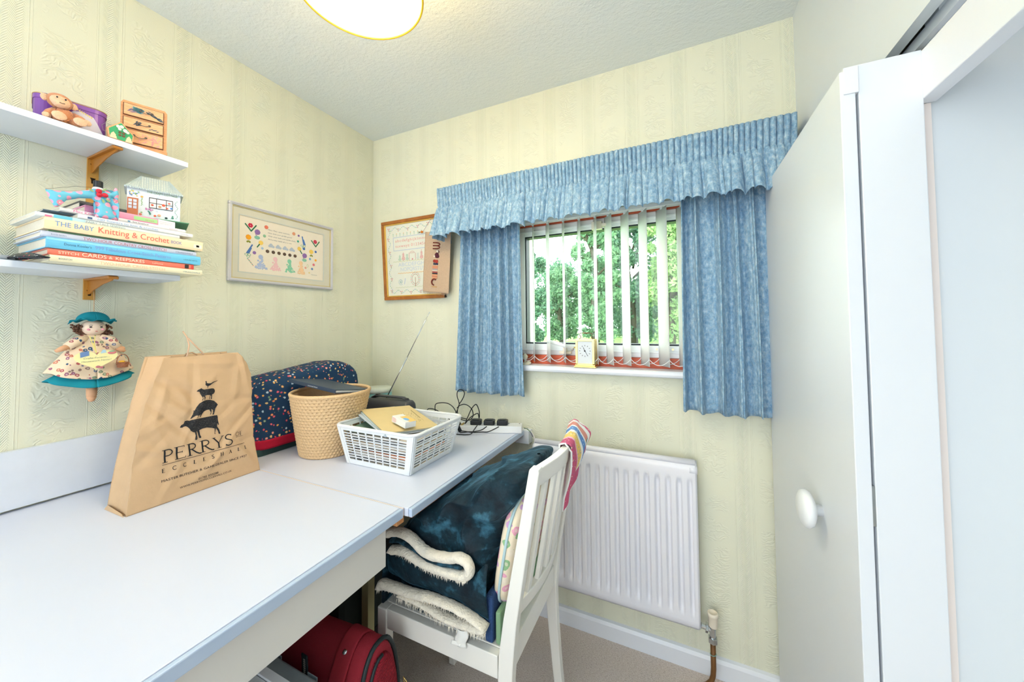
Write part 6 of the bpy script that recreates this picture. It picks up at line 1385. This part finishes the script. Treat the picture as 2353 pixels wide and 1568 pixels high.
# ================================================================ UNDER THE DESK
rb = thing('holdall', (.64, -.815, 0), 'dark red holdall with black piping standing on the floor under the desk', 'bag')
M_red = plain('dark_red_canvas', (160, 44, 56), .8, .2, .06, 40, bump=.4, bs=500)
tR = NT('ribbed_red_cord', .8, .2); Pp = tR.pos(); tR.col(srgb((156, 36, 50))); xx_, yy_, zz_ = tR.sep(Pp); tR.bump(tR.mth('SINE', tR.mth('MULTIPLY', zz_, 1300.0)), .7, .002); M_rib = tR.m
M_pip = C('black_piping', (30, 44, 46), .4)
def arch(x, y0, y1, h, n=24, lean=0, z0=.004):
    P = [(x, y0, z0)]
    cy_ = (y0+y1)/2; hw_ = (y1-y0)/2
    for k in range(n+1):
        a = PI-PI*k/n; c_ = math.cos(a); s_ = math.sin(a); P.append((x+lean*s_, cy_+hw_*math.copysign(abs(c_)**.8, c_), lerp(.20, h, abs(s_)**.8) if s_ > 0 else .2))
    P.append((x, y1, z0)); return P
b = MB(); b.loft([arch(x, -.890+g_, -.742-g_, h) for x, g_, h in ((.42, .02, .40), (.45, .004, .425), (.55, 0, .448), (.70, 0, .460), (.80, 0, .468), (.862, .002, .474), (.878, .012, .466))]); b.build('bag_body', M_red, rb, smooth=True)
b = MB(); b.loft([arch(.872, -.872, -.760, .445, lean=.006), arch(.889, -.870, -.762, .440, lean=.004), arch(.894, -.860, -.772, .425)]); pk = b.build('end_pocket', M_rib, rb, smooth=True)
b = MB(); b.tube(arch(.874, -.888, -.744, .474)[1:-1], .0055, 8); b.build('piping', M_pip, rb, smooth=True)
b = MB(); b.tube(arch(.886, -.874, -.758, .446)[1:14], .0042, 8); b.build('pocket_zip', M_pip, pk, smooth=True)
b = MB(); b.grid(lambda u, v: (lerp(.775, .825, u), lerp(-.893, -.745, v), .2+(.476-.2)*math.sin(PI*min(1, max(0, lerp(.18, .82, v))))**.7+.004), 8, 24, .004); b.build('strap', M_red, rb, smooth=True)
b = MB(); b.T = frame((.800, -.855, .452), (1, 0, 0), (0, .8, .6), (0, -.6, .8)); b.lathe([(.0065, 0), (.006, .004), (.001, .005)], n=16); b.build('snap_stud', M_chrome, rb, smooth=True)
b = MB(); b.grid(lambda u, v: (lerp(.690, .712, u)+.008*math.sin(v*3), -.8935-.001*u, lerp(.442, .10, v)), 6, 30, .003); b.build('zip_tape', M_pip, rb, smooth=True)
b = MB()
for k in range(60): z = .43-k*.005; b.box(.698+.008*math.sin((.442-z)/.342*3), .705+.008*math.sin((.442-z)/.342*3), -.8975, -.894, z, z+.0028)
b.build('zip_teeth', C('grey_zip_teeth', (176, 170, 160), .4), rb, kind='stuff')
b = MB(); b.tube([(.712, -.899, .395), (.716, -.902, .382), (.712, -.903, .368), (.706, -.902, .372), (.706, -.899, .390)], .0016, 6, loop=True); b.build('zip_pull', M_chrome, rb, smooth=True)
b = MB(); b.tube([(.893, -.748, .335), (.900, -.744, .322), (.903, -.742, .308), (.897, -.742, .306), (.893, -.745, .320)], .0014, 6, loop=True); b.build('zip_pull', M_brass, rb, smooth=True)

M_clear = plain('frosted_clear_plastic', (186, 200, 206), .3, .5, .02, 6)
pbx = thing('storage_box', (.58, -1.0, 0), 'frosted clear plastic storage box on the floor between the drawers and the red bag', 'storage box')
b = MB(); b.loft([[(x, y, z) for x, y in ((.40+g_, -1.018+g_*.2), (.785-g_, -1.018+g_*.2), (.785-g_, -.902-g_*.2), (.40+g_, -.902-g_*.2))] for z, g_ in ((.002, .03), (.385, .006))]); b.build('box_body', M_clear, pbx, bevel=.006)
b = MB(); b.loft([[(x, y, z) for x, y in ((.396+g_, -1.022+g_), (.79-g_, -1.022+g_), (.79-g_, -.898-g_), (.396+g_, -.898-g_))] for z, g_ in ((.388, 0), (.400, 0), (.406, .008), (.412, .010))]); b.build('lid', M_clear, pbx, bevel=.003)
for x in (.56, .70): bx('lid_clip', M_clear, pbx, x, x+.05, -.897, -.8945, .36, .405, bevel=.001)
chs = thing('drawer_unit', (.70, -1.5, 0), 'white drawer unit standing under the near end of the desk', 'drawer unit')
bx('side_panel', M_gloss, chs, .42, .872, -1.047, -1.030, 0, .553, bevel=.001); bx('side_panel', M_gloss, chs, .42, .872, -1.63, -1.613, 0, .553, bevel=.001)
bx('top_panel', M_panel, chs, .42, .866, -1.612, -1.048, .534, .549, bevel=.001); bx('base_panel', M_panel, chs, .42, .86, -1.612, -1.048, .02, .036)
bx('back_panel', M_panel, chs, .42, .424, -1.612, -1.048, .036, .534)
for k in range(3):
    z0 = .042+k*.165; d = bx('drawer', M_gloss, chs, .842, .862, -1.610, -1.050, z0, z0+.158, bevel=.0015)
    b = MB(); b.lathe([(.006, 0), (.006, .01), (.012, .014), (.010, .020), (.001, .021)], n=16)
    b = MB(); b.T = frame((.862, -1.33, z0+.08), (0, 1, 0), (0, 0, 1), (1, 0, 0)); b.lathe([(.006, 0), (.006, .01), (.012, .014), (.010, .020), (.001, .021)], n=16); b.build('knob', M_white, d, smooth=True)

sc = thing('filler_case', (.33, -.62, 0), 'very dark green suitcase added to deepen the shade under the far table', 'filler_case')  # added dark case, its colour fills in the deep shade under the table
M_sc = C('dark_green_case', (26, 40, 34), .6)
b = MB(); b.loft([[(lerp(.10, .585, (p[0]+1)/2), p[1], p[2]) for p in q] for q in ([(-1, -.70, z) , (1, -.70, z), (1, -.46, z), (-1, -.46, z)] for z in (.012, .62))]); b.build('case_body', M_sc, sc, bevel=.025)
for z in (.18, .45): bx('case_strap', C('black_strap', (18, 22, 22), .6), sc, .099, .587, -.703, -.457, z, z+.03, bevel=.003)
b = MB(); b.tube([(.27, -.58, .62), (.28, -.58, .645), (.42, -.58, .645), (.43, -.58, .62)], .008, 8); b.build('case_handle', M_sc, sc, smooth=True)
for x in (.13, .55):
    b = MB(); b.tube([(x, -.62, .012), (x+.03, -.62, .012)], .011, 12); b.build('wheel', M_black, sc, smooth=True)
